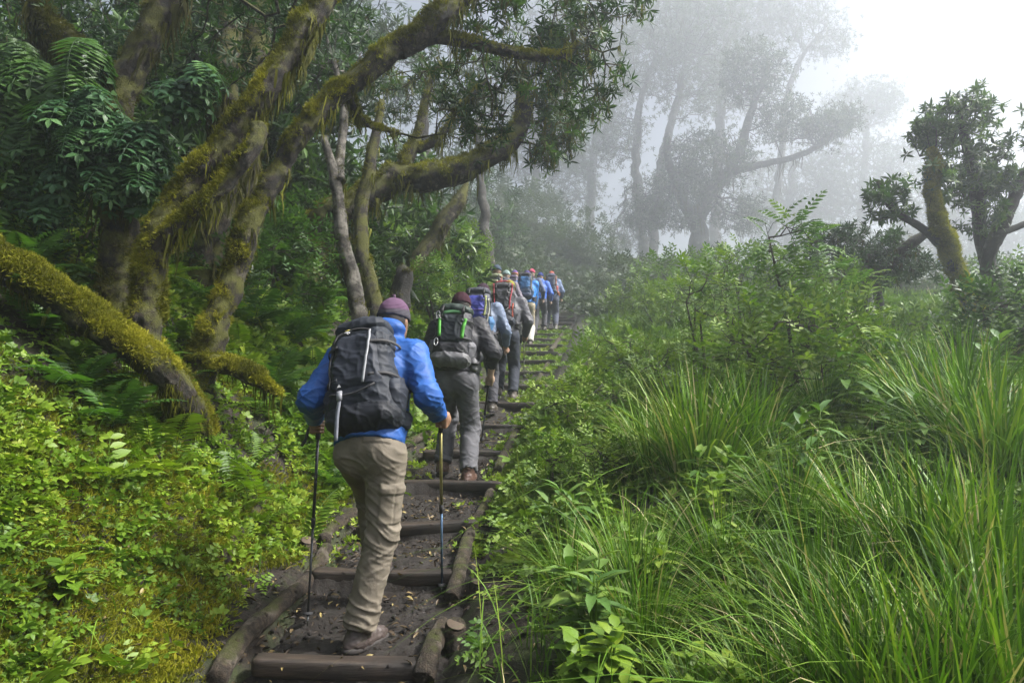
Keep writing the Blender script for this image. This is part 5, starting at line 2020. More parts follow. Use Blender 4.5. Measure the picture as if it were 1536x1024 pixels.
mist_tree(975, 430, 67, 'misty tree with two tall straight stems above the end of the trail',
          [([(975, 430, 0), (968, 380, 0), (958, 300, 0), (954, 230, .3), (962, 150, .5), (985, 80, .6)], [9, 8, 7, 6.5, 5, 3]), ([(985, 425, .5), (980, 370, .5), (985, 290, .4), (1000, 210, .2), (1018, 140, 0), (1030, 80, 0)], [9, 8, 7, 6, 5, 3])],
          [(960, 90, 0, 70, 60, 170), (1035, 120, 0, 60, 70, 170), (930, 200, 0, 45, 45, 90), (1030, 40, 0, 90, 50, 190), (980, 300, 0, 55, 40, 80), (940, 350, 0, 30, 30, 50)], 101, 0.43)
mist_tree(1052, 410, 54, 'big gnarled misty tree with a forked trunk and a limb reaching out over the shrubs',
          [([(1052, 410, 0), (1050, 370, 0), (1046, 330, 0), (1060, 295, 0), (1090, 262, 0), (1112, 215, .3), (1130, 160, .5), (1150, 110, .6)], [15, 14, 13, 11, 9, 7, 5, 3]),
           ([(1046, 332, 0), (1020, 290, 0), (1005, 250, -.3), (1000, 200, -.5)], [10, 8, 6, 4]), ([(1094, 258, 0), (1140, 248, 0), (1190, 236, -.2), (1235, 215, -.4), (1258, 190, -.6)], [6, 5, 4.5, 3.5, 2])],
          [(1060, 240, 0, 75, 42, 260), (1020, 300, 0, 60, 45, 170), (1130, 110, 0, 52, 50, 190), (1170, 180, 0, 48, 40, 120), (1235, 195, 0, 40, 26, 120), (1110, 320, 0, 45, 30, 80), (970, 320, 0, 40, 30, 70), (1265, 180, 0, 25, 20, 50)], 103, 0.38)
mist_tree(1190, 420, 76, 'tall thin misty tree whose bare upper branches stand against the white sky',
          [([(1150, 420, 0), (1160, 330, 0), (1172, 230, 0), (1180, 150, 0), (1200, 90, 0), (1230, 50, 0)], [6, 6, 5, 4.5, 3.5, 2])],
          [(1215, 50, 0, 55, 42, 130), (1190, 15, 0, 60, 30, 80), (1250, 65, 0, 30, 22, 40)], 105, 0.40)
mist_tree(1300, 470, 91, 'round crowned pale tree fading in the mist behind the dwarf tree',
          [([(1290, 460, 0), (1290, 380, 0), (1295, 290, 0), (1300, 210, 0)], [8, 7, 6, 4])],
          [(1290, 160, 0, 60, 36, 210), (1320, 150, 0, 35, 22, 70), (1290, 260, 0, 85, 60, 330), (1230, 300, 0, 50, 40, 120), (1350, 250, 0, 45, 50, 130)], 107, 0.48)
mist_tree(1170, 440, 94, 'pale wide tree filling the mist behind the gnarled one',
          [([(1180, 450, 0), (1182, 380, 0), (1186, 300, 0), (1190, 240, 0)], [9, 8, 6, 4])],
          [(1190, 280, 0, 90, 60, 300), (1230, 340, 0, 80, 40, 160), (1150, 330, 0, 60, 50, 120)], 109, 0.48)
mist_tree(890, 400, 85, 'faint tree deep in the mist straight above the last walkers',
          [([(880, 400, 0), (884, 330, 0), (890, 240, 0), (900, 150, 0)], [8, 7, 6, 4])],
          [(900, 120, 0, 70, 60, 230), (880, 210, 0, 55, 60, 190), (930, 40, 0, 80, 50, 180), (860, 280, 0, 50, 40, 100)], 111, 0.48)
mist_tree(800, 380, 76, 'faint tree deep in the mist behind the hanging crown of the arching limb',
          [([(800, 390, 0), (798, 320, 0), (805, 250, 0), (800, 170, 0)], [8, 7, 6, 4])],
          [(800, 150, 0, 80, 60, 220), (830, 230, 0, 60, 40, 130), (770, 240, 0, 50, 50, 100), (840, 60, 0, 80, 60, 160)], 113, 0.45)
mist_tree(1080, 420, 78, 'faintest tall tree of all, its top melting into white cloud',
          [([(1070, 420, 0), (1075, 300, 0), (1080, 180, 0), (1090, 60, 0)], [9, 8, 7, 4])],
          [(1080, 40, 0, 95, 60, 260), (1130, 20, 0, 70, 50, 140), (1010, 30, 0, 80, 50, 160), (1090, 130, 0, 70, 50, 140)], 115, 0.53)

mist_tree(1400, 440, 78, 'pale broad tree deep in the mist behind the mossy trunk',
          [([(1400, 450, 0), (1402, 390, 0), (1406, 330, 0), (1410, 290, 0)], [7, 6, 5, 3])],
          [(1400, 320, 0, 70, 40, 200), (1450, 350, 0, 50, 40, 120), (1360, 370, 0, 50, 34, 120)], 117, .5)
mist_tree(1500, 440, 85, 'last pale tree at the border of the meadow, nearly white with mist',
          [([(1510, 450, 0), (1512, 390, 0), (1516, 330, 0)], [6, 5, 3])],
          [(1515, 350, 0, 60, 36, 190), (1560, 330, 0, 50, 40, 120), (1470, 390, 0, 40, 26, 90)], 119, .6)

# dark wood behind the bank ----------------------------------------------------------------------------
rw = np.random.default_rng(5)
WOOD = [(40, 330, 6.4, 'dense dark tree at the very edge of the wood above the furred low trunk'), (-60, 120, 6.6, 'dark leafy tree overhanging the bank corner'), (130, 250, 7.2, 'dark leafy tree straight behind the fern hung trunk'),
        (260, 330, 7.6, 'leafy understorey tree behind the twin stemmed trunk'), (300, 120, 8.0, 'shadowed tree behind the twin stemmed trunk, its crown above it'), (430, 330, 9.2, 'bushy tree behind the leaning mossy trunk, reaching down to the bank'),
        (400, 60, 9.0, 'tree filling the gap between the leaning trunk and the twin stems'), (560, 330, 11.5, 'leafy hillside tree behind the twisted mossy stem'), (500, 40, 24.0, 'tree whose crown shows above the leaning trunk, touched by mist'),
        (180, 20, 9.5, 'dark crown closing the wood above the fern hung trunk'), (650, 310, 30.0, 'hillside tree blurred by mist above the snag')]
for i, (px, py, Y, lab) in enumerate(WOOD):
    c = P(px, py, Y)
    g = gp(c[0] - .3, Y + .4, -.3)
    h = max(1.2, c[2] - g[2])
    mid = (g + c) / 2 + np.array([rw.uniform(-.3, .3), rw.uniform(-.2, .2), 0])
    R_ = .155 * Y ** .9
    mist = Y > 10.5
    make_tree('forest_tree', lab, g, [(np.vstack([g, mid, c, c + [0, 0, R_ * .6]]), [.13, .11, .08, .03], .25)],
              [(c, (R_ * 1.15, R_ * .8, R_), 230), (c + np.array([R_ * .6, -.2, -R_ * .7]), (R_ * .7, R_ * .5, R_ * .6), 110), (c + np.array([-R_ * .5, 0, -R_ * .9]), (R_ * .7, R_ * .5, R_ * .6), 100)],
              200 + i, BARK_DARK, LEAF_MID if i in (3, 5, 7) else LEAF_DARK, ROSF, .16 + .008 * Y, 5, (.05, .8), MOSS_OLIVE, 0, 0, (.1, .5), sides=10, step=.15, seg=.28, r_tip=.006, spread=.16, twig_strands=150 if Y < 8 else 0)
# ------------------------------------------------------------------ plants of the bank and the grassy side
COVER = leaf_mat('bank_herb_leaf', [(.05, (.028, .070, .010)), (.45, (.105, .195, .015)), (.8, (.210, .300, .024)), (1., (.290, .340, .040))], .5, .30, .35)
COVER_R = leaf_mat('meadow_herb_leaf', [(.05, (.032, .070, .012)), (.5, (.105, .190, .022)), (1., (.215, .295, .045))], .52, .26, .3)
GRASS = leaf_mat('tussock_blade', [(.0, (.028, .060, .010)), (.35, (.070, .160, .014)), (.7, (.135, .250, .022)), (.9, (.230, .300, .050)), (.97, (.380, .330, .170))], .5, .22, .25)
FERN_BLUE = leaf_mat('epiphyte_frond', [(.05, (.012, .045, .016)), (.5, (.040, .110, .038)), (1., (.100, .205, .065))], .46, .32, .4)
FERN_GREEN = leaf_mat('fern_frond', [(.05, (.022, .065, .012)), (.5, (.060, .140, .022)), (1., (.120, .220, .040))], .45, .38)
BRIGHT = leaf_mat('bright_shrub_leaf', [(.05, (.030, .080, .016)), (.5, (.080, .165, .034)), (1., (.200, .285, .050))], .5, .28, .35)
LITTER = leaf_mat('fallen_leaf', [(.0, (.016, .010, .006)), (.5, (.060, .038, .018)), (.85, (.19, .135, .055)), (1., (.30, .24, .09))], .55, .1)


def blades(mb, base, h, lean, width, tint, rng, seg=6, curl=.55):
    n = len(base)
    a = rng.uniform(0, 2 * math.pi, n)
    lean = np.asarray(lean, float)
    side = np.stack([np.cos(a), np.sin(a), np.zeros(n)], 1)
    side = side - unit(lean + 1e-6) * np.sum(side * unit(lean + 1e-6), 1, keepdims=True) * .75
    side = unit(side)
    V = np.zeros((n, (seg + 1) * 2, 3))
    t_at = np.zeros((n, (seg + 1) * 2))
    droop = np.linalg.norm(lean, axis=1) * curl
    for k in range(seg + 1):
        t = k / seg
        c = base + lean * (h * (t * .55 + t * t * .65))[:, None] + np.array([0, 0, 1.]) * (h * (t - droop * t ** 2.6))[:, None]
        w = (width * (1 - t ** 2.2) * (.6 + .8 * min(1, t * 3)) * .5 + .0003)[:, None]
        V[:, 2 * k], V[:, 2 * k + 1] = c - side * w, c + side * w
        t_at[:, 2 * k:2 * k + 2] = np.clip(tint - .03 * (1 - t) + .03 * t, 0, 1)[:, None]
    q = np.array([[2 * k, 2 * k + 1, 2 * k + 3, 2 * k + 2] for k in range(seg)])
    off = (np.arange(n) * (seg + 1) * 2)[:, None, None]
    mb.add(V.reshape(-1, 3), (q[None] + off).reshape(-1, 4), None, t_at.ravel())


def tussock_mb(seed, n, h, r, wid=.0075, spread=.55, dry=.06, mid=.5):
    rng = np.random.default_rng(seed)
    mb = MB()
    a, d = rng.uniform(0, 2 * math.pi, n), r * rng.uniform(0, 1, n) ** .6
    base = np.stack([d * np.cos(a), d * np.sin(a), np.full(n, -.04)], 1)
    a2 = a + rng.normal(size=n) * .6
    ln = np.abs(rng.normal(size=n)) * spread * .6 + spread * .35 * d / r
    ln = np.where(rng.uniform(size=n) < .16, ln * 1.9 + .25, ln)
    lean = np.stack([np.cos(a2) * ln, np.sin(a2) * ln, np.zeros(n)], 1)
    hh = h * (.38 + .75 * rng.uniform(size=n) ** .7)
    t = np.clip(mid + .22 * rng.normal(size=n), .05, .90)
    t[rng.uniform(size=n) < dry] = 1.
    blades(mb, base, hh, lean, wid * rng.uniform(.7, 1.3, n), t, rng)
    return mb


TUS = [(k, tussock_mb(300 + k, nn, 1., rr_, w, sp, mid=(.56, .36, .48, .60)[k]).mesh('grass_tussock', GRASS)) for k, (nn, rr_, w, sp) in enumerate(
    [(400, .22, .0105, .55), (260, .18, .0125, .48), (260, .17, .0085, .85), (200, .13, .0075, .9)])]

rt_ = random.Random(9)
# px, Y, height, kind, label
TUSSOCKS = [
    (1050, 4.9, 1.02, 0, 'largest bright tussock, a fan of tall upright blades below the leggy sapling'), (985, 5.2, .85, 0, 'bright tussock on the trail side of the largest fan'),
    (1125, 5.1, .90, 1, 'bright tussock pressed against the largest fan, on its far side from the trail'), (945, 3.5, .72, 2, 'loose tussock with arching blades beside the long smooth log'),
    (850, 3.7, .55, 3, 'small wispy tussock at the mud edge beside the smooth log'), (965, 3.1, .62, 2, 'sprawling tussock behind the nettle-like herb'),
    (1440, 4.7, 1.0, 1, 'tall dark green tussock near the mossy tree, behind the dry grass'), (1500, 4.2, .95, 0, 'broad dark tussock at the outer border of the meadow, by the dense dark bush'),
    (1370, 5.6, .85, 2, 'mid-height tussock among herbs below the mossy trunk'), (1240, 5.8, .75, 2, 'shaggy tussock among herbs below the bushy shrub'),
    (1190, 3.9, .70, 2, 'tangled tussock in the middle of the meadow'), (1290, 3.6, .75, 3, 'thin tussock bent over the dark hollow in the meadow'),
    (1380, 3.1, .85, 1, 'stiff upright tussock in front of the dark hollow'), (1480, 2.9, .90, 0, 'thick near tussock in the lower corner of the meadow'),
    (1270, 2.3, .72, 1, 'nearest tussock, wide blades rising from the bottom edge'), (1390, 2.15, .78, 0, 'near tussock of broad glossy blades beside the nearest one'),
    (1160, 2.4, .62, 2, 'near tussock bowing towards the nettle-like herb'), (1510, 2.2, .80, 1, 'near tussock in the very corner of the meadow'), (1060, 2.45, .50, 3, 'small near tussock by the bottom edge'),
    (935, 8.2, .55, 2, 'short pale tussock on the slope beside the upper steps'), (1330, 7.6, .75, 1, 'pale tussock by the weathered lobelia stalks'), (1010, 6.6, .60, 3, 'thin tussock under the twiggy shrub'),
    (1080, 3.6, .65, 2, 'arching tussock in front of the largest fan'), (1130, 3.0, .60, 3, 'fine tussock between the arching one and the bottom edge'), (925, 12.5, .45, 2, 'grass clump on the misty verge of the upper steps'),
    (960, 10.5, .60, 2, 'misty grass clump below the far shrubs'), (1450, 6.3, .80, 2, 'tussock at the foot of the mossy tree'), (1230, 2.9, .70, 1, 'upright tussock just behind the nearest one'), (1330, 2.6, .7, 2, 'leaning tussock between the nearest blades and the stiff upright one')]
for px, Y, h, kind, lab in TUSSOCKS:
    c = P(px, 700, Y)
    o = bpy.data.objects.new('grass_tussock', TUS[kind][1])
    COL.objects.link(o)
    o.location = tuple(gp(c[0], Y))
    o.rotation_euler = (0, 0, rt_.uniform(0, 6.28))
    o.scale = (h * rt_.uniform(.9, 1.1), h * rt_.uniform(.9, 1.1), h)
    tag(o, lab, 'grass tussock', 'grass tussocks of the meadow')

# ------------------------------------------------------------------ continuous cover
rng = np.random.default_rng(77)


def sample(n, ylo, yhi, side, power=1.):
    """Points in view on one side of the trail (-1 bank, +1 meadow); returns x, y, distance from the trail."""
    y = ylo + (yhi - ylo) * rng.uniform(size=n) ** power
    lo = np.where(side < 0, -.98 * y - .9, pathx(y) + .36)
    hi = np.where(side < 0, pathx(y) - .36, .98 * y + .9)
    x = lo + (hi - lo) * rng.uniform(size=n)
    return x, y, np.abs(pathx(y) - x)


def put(mb, tpls, x, y, s, tint, wild=.35, lift=0., upmix=.6):
    z = ground_z(x, y)
    n = ground_n(x, y)
    n = unit(n * (1 - upmix) + np.array([0, 0, upmix]) + 1e-6)
    scatter_up(mb, tpls, np.stack([x, y, z + lift], 1), n, s, tint, rng, wild)


def tone(x, y, f=1.2, amp=.40, mid=.5, sp=.14):
    return np.clip(mid + amp * n2(x, y, f, 31, 2) + sp * rng.normal(size=len(x)), 0, 1)


def bare(x, y, u):
    """Share of cover: thin where feet and rain keep the soil bare."""
    b = sstep(.50, .95, u + .25 * n2(x, y, 2.2, 41, 3))
    near = sstep(5.2, 2.6, y) * sstep(1.12, .85, u) * (x < pathx(y))
    return np.clip(b * (1 - .93 * near), 0, 1)


cv = MB()
for (n, ylo, yhi, tp, s0, s1, ky, pw) in [(12000, 1.4, 6, SMALL, .04, .085, .004, 1.), (5200, 1.4, 6, TRI, .05, .095, .004, 1.), (1900, 1.4, 6.5, HERB, .09, .17, .004, 1.),
                                          (13000, 5.5, 14, SMALL, .07, .14, .008, 1.), (2200, 5.5, 13, TRI, .12, .22, .006, 1.), (7000, 13, 30, SMALL, .22, .40, .008, 1.), (1500, 4, 12, FROND, .22, .5, .0, 1.)]:
    x, y, u = sample(n, ylo, yhi, -1, pw)
    patch = sstep(-.35, .15, n2(x, y, 1.6, 50 + len(tp[0][0]) % 7, 2))
    dens = bare(x, y, u) * np.clip(.25 + patch, 0, 1) 
    k = rng.uniform(size=n) < dens
    x, y, u = x[k], y[k], u[k]
    sz = rng.uniform(s0, s1, len(x)) + ky * y
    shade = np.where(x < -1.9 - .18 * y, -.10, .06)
    if tp is FROND:
        z = ground_z(x, y)
        d = rand_dirs(len(x), rng)
        d[:, 2] = np.abs(d[:, 2]) * .5 + .35
        scatter(cv, tp, np.stack([x, y, z], 1), unit(d), np.array([0, 0, 1.]), sz, tone(x, y, mid=.4), rng)
    else:
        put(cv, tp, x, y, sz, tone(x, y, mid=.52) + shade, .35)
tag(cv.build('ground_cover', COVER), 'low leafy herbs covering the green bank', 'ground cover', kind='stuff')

# moss carpet of the lower bank
mc = MB()
x, y, u = sample(90000, 1.4, 7, -1, 1.3)
w = sstep(-.05, .30, n2(x, y, 1.5, 63, 3) + .55 * sstep(2.6, .75, u) * sstep(6, 3, y)) * sstep(.60, .85, u + .2 * n2(x, y, 3, 64, 2))
k = rng.uniform(size=len(x)) < w
x, y = x[k], y[k]
lum = .05 * np.maximum(0, n2(x, y, 5.5, 66, 2))
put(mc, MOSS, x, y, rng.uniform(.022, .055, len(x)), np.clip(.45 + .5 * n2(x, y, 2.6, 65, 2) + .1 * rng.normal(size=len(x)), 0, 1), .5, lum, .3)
tag(mc.build('moss_carpet', leaf_mat('bank_moss', [(.1, (.070, .085, .007)), (.5, (.175, .190, .010)), (.9, (.300, .270, .018))], .75, .30, .2)), 'yellow-green moss carpet on the lower bank', 'moss', kind='stuff')

# meadow undergrowth
ug = MB()
for (n, ylo, yhi, tp, s0, s1, ky) in [(5200, 1.3, 6, SMALL, .06, .13, .006), (1700, 1.3, 6, TRI, .09, .17, .005), (900, 1.5, 7, HERB, .13, .25, .005), (9500, 5.5, 14, SMALL, .10, .20, .010),
                                      (1400, 5.5, 14, TRI, .14, .26, .006), (1200, 5, 13, HERB, .22, .40, .005), (8500, 13, 30, SMALL, .22, .42, .010)]:
    x, y, u = sample(n, ylo, yhi, 1)
    k = rng.uniform(size=n) < sstep(.55, 1.0, u - .2 * sstep(10, 15, y) + .25 * n2(x, y, 2.4, 71, 3) - .22 * sstep(4.6, 3.0, y)) * np.clip(.35 + sstep(-.3, .2, n2(x, y, 1.4, 72, 2)), 0, 1)
    x, y = x[k], y[k]
    put(ug, tp, x, y, (rng.uniform(s0, s1, len(x)) + ky * y) * np.where((y > 10) & (x - pathx(y) < 1.6), .5, 1), tone(x, y, mid=.5), .35, rng.uniform(0, .16, len(x)) * (tp is SMALL) * np.clip((np.abs(pathx(y) - x) - .8), 0, 1) * (y < 11))
y = rng.uniform(2.6, 9.5, 2600)
x = pathx(y) + .56 + .75 * rng.uniform(size=len(y)) ** 1.4 + .1 * n2(y, y, 1.5, 73, 2)
k = rng.uniform(size=len(y)) < sstep(4.0, 5.4, y) * .95 + .03
x, y = x[k], y[k]
h_ = len(x) // 3
put(ug, SMALL + TRI, x[h_:], y[h_:], rng.uniform(.05, .11, len(x) - h_), tone(x[h_:], y[h_:], mid=.72), .4, rng.uniform(0, .10, len(x) - h_))
put(ug, HERB, x[:h_], y[:h_], rng.uniform(.10, .20, h_), tone(x[:h_], y[:h_], mid=.68), .35)
tag(ug.build('undergrowth', COVER_R), 'tangled low herbs between the grass tussocks of the meadow', 'undergrowth', kind='stuff')
gr_ = MB()
x, y, u = sample(10000, 1.3, 17, 1, 1.25)
k = rng.uniform(size=len(x)) < sstep(.55, 1.1, u + .3 * n2(x, y, 2.0, 81, 2)) * np.clip(.3 + sstep(-.2, .3, n2(x, y, 1.1, 82, 2)), 0, 1)
x, y = x[k], y[k]
b = np.stack([x, y, ground_z(x, y) - .02], 1)
ln = rng.normal(size=(len(x), 3)) * .42
ln[:, 2] = 0
t = np.clip(.5 + .2 * rng.normal(size=len(x)), .05, .88)
t[rng.uniform(size=len(x)) < .09] = 1.
blades(gr_, b, rng.uniform(.22, .58, len(x)) * (1 + .02 * y), ln, .0042 + .0007 * y, t, rng, 5, .7)
x, y, u = sample(2600, 1.5, 9, -1, 1.)
k = rng.uniform(size=len(x)) < sstep(.55, .8, u) * sstep(2.3, 1.0, u)
x, y = x[k], y[k]
b = np.stack([x, y, ground_z(x, y) - .02], 1)
ln = rng.normal(size=(len(x), 3)) * .6
ln[:, 2] = 0
blades(gr_, b, rng.uniform(.08, .28, len(x)), ln, np.full(len(x), .0040), np.clip(.62 + .2 * rng.normal(size=len(x)), .05, .9), rng, 4, .7)
tag(gr_.build('grass', GRASS), 'thin loose grass blades scattered through the meadow and along the bank edge', 'grass', kind='stuff')

# far hillside, softened by mist
fh = MB()
y = rng.uniform(20, 75, 26000)
x = pathx(y) + rng.uniform(-1., 1., len(y)) * .75 * y
k = (np.abs(x) < .95 * y) & (np.abs(x - pathx(y)) > np.where(y < 24, .6, 0))
x, y = x[k], y[k]
put(fh, SMALL, x, y, rng.uniform(.35, .8, len(x)) * (.6 + .012 * y), tone(x, y, .5, mid=.5), .35, rng.uniform(0, .35, len(x)))
tag(fh.build('hillside_undergrowth', LEAF_MIST), 'misty undergrowth covering the hillside beyond the last hikers', 'undergrowth', kind='stuff')

# weeds that creep over the edges of the upper steps
wd_ = MB()
y = rng.uniform(4.5, 19, 1500)
s_ = rng.choice([-1, 1], len(y), p=[.35, .65])
x = pathx(y) + s_ * (.50 - np.abs(rng.normal(size=len(y))) * np.interp(y, [4.5, 8, 12], [.07, .14, .26]))
scatter_up(wd_, SMALL, np.stack([x, y, surf_z(x, y) + .0], 1), np.tile([0, 0, 1.], (len(x), 1)), rng.uniform(.04, .09, len(x)) + .004 * y, tone(x, y, mid=.6), rng, .4)
tag(wd_.build('creeping_weeds', COVER), 'small weeds creeping over the ends of the upper steps', 'weeds', kind='stuff')

# fallen leaves and crumbs of earth
lt = MB()
y = 1.6 + 7 * rng.uniform(size=5200) ** 1.4
x = pathx(y) + rng.normal(size=len(y)) * .50
x = np.where((rng.uniform(size=len(y)) < .38) & (y < 4.6), pathx(y) - rng.uniform(.3, 1.25, len(y)), x)
d = rand_dirs(len(x), rng)
d[:, 2] *= .25
scatter(lt, [leaf_tpl(.4, .10, .25), leaf_tpl(.3, .16, -.2)], np.stack([x, y, surf_z(x, y) + .014], 1), unit(d), unit(np.array([0, 0, 1.]) + .3 * rng.normal(size=(len(x), 3))), rng.uniform(.018, .055, len(x)), np.clip(.42 + .32 * rng.normal(size=len(x)), 0, 1), rng)
tag(lt.build('leaf_litter', LITTER), 'brown and straw coloured fallen leaves on the dark mud', 'leaf litter', kind='stuff')
cr = MB()
y = 1.6 + 6.5 * rng.uniform(size=1300) ** 1.3
x = pathx(y) + rng.normal(size=len(y)) * .5 - .15
CL_ = []
for k in range(3):
    v = unit(np.array([(a_, b_, c_) for a_ in (-1, 1) for b_ in (-1, 1) for c_ in (-1, 1)], float)) * _r.uniform(.6, 1.1, (8, 1))
    CL_.append((v, np.array([[0, 1, 3, 2], [4, 6, 7, 5], [0, 4, 5, 1], [2, 3, 7, 6], [0, 2, 6, 4], [1, 5, 7, 3]]), np.zeros((0, 3), int), np.zeros(8)))
scatter_up(cr, CL_, np.stack([x, y, surf_z(x, y) + .008], 1), np.tile([0, 0, 1.], (len(x), 1)), .004 + .018 * rng.uniform(size=len(x)) ** 3, .5, rng, .8)
tag(cr.build('mud_crumbs', mud_mat), 'dark crumbs of earth on the trodden path', 'earth', kind='stuff')

# ------------------------------------------------------------------ ferns and herbs one can tell apart


def plant(name, label, cat, group, pos, tpls, n, s, mat, rng, el=(.2, 1.0), tint=(.35, .75), stem=True, nrm=(0, 0, 1.)):
    root = empty(name, pos, label, cat, group)
    lb = MB()
    a = np.arange(n) * 2.39996 + rng.uniform(0, 6)
    e = rng.uniform(*el, n)
    d = np.stack([np.cos(a) * np.cos(e), np.sin(a) * np.cos(e), np.sin(e)], 1)
    d = unit(d + np.asarray(nrm) * .6 - np.array([0, 0, .6]))
    scatter(lb, tpls, np.tile(np.asarray(pos, float), (n, 1)) + d * .01, d, np.array([0, 0, 1.]), s * rng.uniform(.7, 1.15, n), rng.uniform(*tint, n), rng)
    lb.build('fronds' if 'fern' in name else 'leaves', mat, root)
    return root


rp = np.random.default_rng(123)
# epiphytic ferns on the upright trunk
EPI = [(178, 170), (200, 185), (215, 205), (225, 185), (235, 215), (205, 235), (180, 220), (212, 250), (160, 190), (195, 268), (150, 160), (262, 120), (290, 110), (130, 215), (165, 245), (140, 130), (300, 95), (100, 150), (120, 190), (95, 240), (60, 200), (80, 290), (40, 260), (140, 160)]
for i, (px, py) in enumerate(EPI):
    pos = P(px, py, 4.60 + rp.uniform(-.10, .10))
    plant('epiphytic_fern', 'blue-green fern hanging in the mass of epiphytes on the upright trunk', 'fern', 'epiphytic ferns on the upright trunk', pos, PINL + PIN + FRONDH[:1], 20, .31, FERN_BLUE, rp, (-.9, .5), (.2, 1.), nrm=(.45, -.8, -.35))
for px, py in ((20, 120), (60, 90), (95, 140), (40, 180), (12, 240), (110, 100), (30, 60), (75, 200), (0, 310), (130, 60)):
    plant('hanging_fern', 'long frond fern hanging from the slanting limb over the furred low trunk', 'fern', 'ferns hanging from the slanting limb', P(px, py, 4.75 + rp.uniform(-.1, .1)),
          FRONDH + PINL, 16, .46, FERN_GREEN, rp, (-.9, .4), (.1, .75), nrm=(.35, -.8, -.4))
# terrestrial ferns
FERNS = [(408, 520, 5.6, .55), (380, 470, 6.2, .6), (440, 470, 6.6, .6), (350, 425, 6.6, .6), (420, 400, 7.6, .7), (470, 500, 6.4, .5), (120, 560, 3.9, .42), (60, 520, 4.0, .45), (170, 575, 3.9, .40), (500, 560, 5.4, .38), (30, 470, 4.3, .45), (460, 430, 7.6, .6), (600, 470, 8.4, .5), (640, 440, 9.3, .55), (680, 430, 10.5, .6), (360, 340, 7.6, .7), (330, 500, 5.8, .5)]
for px, py, Y, s in FERNS:
    c = P(px, py, Y)
    plant('fern', 'green ground fern among the herbs of the shaded bank', 'fern', 'ground ferns of the bank', gp(c[0], Y, .02), FROND, 11, s, FERN_GREEN, rp, (.35, 1.15))
HERBS = [(15, 985, 2.05, .30, 'broad leafed herb in the lowest corner of the bank', BROAD, 7), (110, 640, 3.0, .20, 'pale broad leafed herb standing out of the bank herbs', LEAF, 9), (255, 540, 4.05, .26, 'fresh leafy herb growing against the furred low trunk', None, 8),
         (40, 760, 2.6, .26, 'feathery leafed herb at the edge of the bank', None, 10), (165, 600, 3.6, .30, 'glossy herb in the dark under the furred low trunk', None, 9), (200, 700, 3.0, .20, 'low herb in the middle of the green bank', None, 8),
         (60, 880, 2.3, .20, 'feathery herb above the corner plant', None, 8), (285, 960, 2.9, .09, 'tiny seedling in the leaf litter below the bank', None, 6),
         (890, 985, 2.65, .34, 'bright nettle-like herb with broad toothed leaves at the meadow edge', 'nettle', 0), (960, 1010, 2.4, .26, 'second nettle-like herb, lower and nearer the bottom edge', 'nettle', 0),
         (720, 950, 3.25, .16, 'small ferny herb beside the squat stake', None, 9), (1215, 720, 4.0, .40, 'fresh green sapling shoot rising from the dark hollow', 'shoot', 0), (1110, 930, 2.7, .20, 'bushy herb between the tussocks', None, 10),
         (1360, 700, 4.3, .36, 'pale herb with drooping leaves near the dark tussock', 'shoot', 0), (560, 760, 5.0, .14, 'leafy weed between the curved log and the steps', None, 8), (835, 800, 4.4, .22, 'leafy weed leaning on the long smooth log', None, 10),
         (835, 700, 5.2, .26, 'leafy herb beside the knobbly log', None, 10), (840, 640, 6.2, .30, 'dense herb beside the middle steps', None, 11), (1290, 640, 5.4, .5, 'tall pale shoot in front of the bushy shrub', 'shoot', 0), (1490, 660, 5.2, .45, 'shoot with curled leaf tips by the dark bushes', 'shoot', 0)]


rq = random.Random(31)
WEED = ['small broad leaved weed tucked between the meadow tussocks', 'leafy weed at the ragged edge of the meadow', 'upright weed with paired leaves in the meadow grass']
for k in range(34):
    Y = 2.3 + 5.5 * rq.random()
    x = float(pathx(np.array([Y]))[0]) + (rq.uniform(.75, 1.5) + .35 * (Y < 3.6) if k % 2 else rq.uniform(1.4, .62 * Y + 1.6))
    HERBS.append((768 + x / Y * 1024, 0, Y, rq.uniform(.28, .48), WEED[k % 3], 'weed', k % 3))


def stemmed(name, label, pos, h, leafs, mat, rng, pairs=6, size=.45, nst=3, tone_=.5, group='single herbs of the trail side'):
    """Upright stems with paired leaves."""
    root = empty(name, pos, label, 'herb', group)
    lb, sb = MB(), MB()
    for k in range(nst):
        a = rng.uniform(0, 6.28)
        top = np.asarray(pos) + np.array([math.cos(a) * .22 * h, math.sin(a) * .22 * h, h * rng.uniform(.75, 1.05)])
        mid = (np.asarray(pos) + top) / 2 + rng.normal(size=3) * .03 * h
        c = spline(np.array([pos, mid, top]), h / 12)
        tube(sb, c, np.linspace(.006, .0025, len(c)), 6)
        for i in range(pairs):
            f = .22 + .78 * (i + 1) / pairs
            p = c[min(len(c) - 1, int(f * (len(c) - 1)))]
            for s in (0, math.pi):
                az = a + i * 1.57 + s + rng.uniform(-.2, .2)
                el = rng.uniform(-.1, .35) + .5 * (f > .95)
                d = np.array([[math.cos(az) * math.cos(el), math.sin(az) * math.cos(el), math.sin(el)]])
                inst(lb, leafs, p[None], frames(d, np.array([0, 0, 1.])), size * h * (1.05 - .5 * abs(f - .55)) * rng.uniform(.85, 1.1), tone_ + .15 * rng.normal())
    sb.build('stem', COVER, root, smooth=True)
    lb.build('leaves', mat, root)


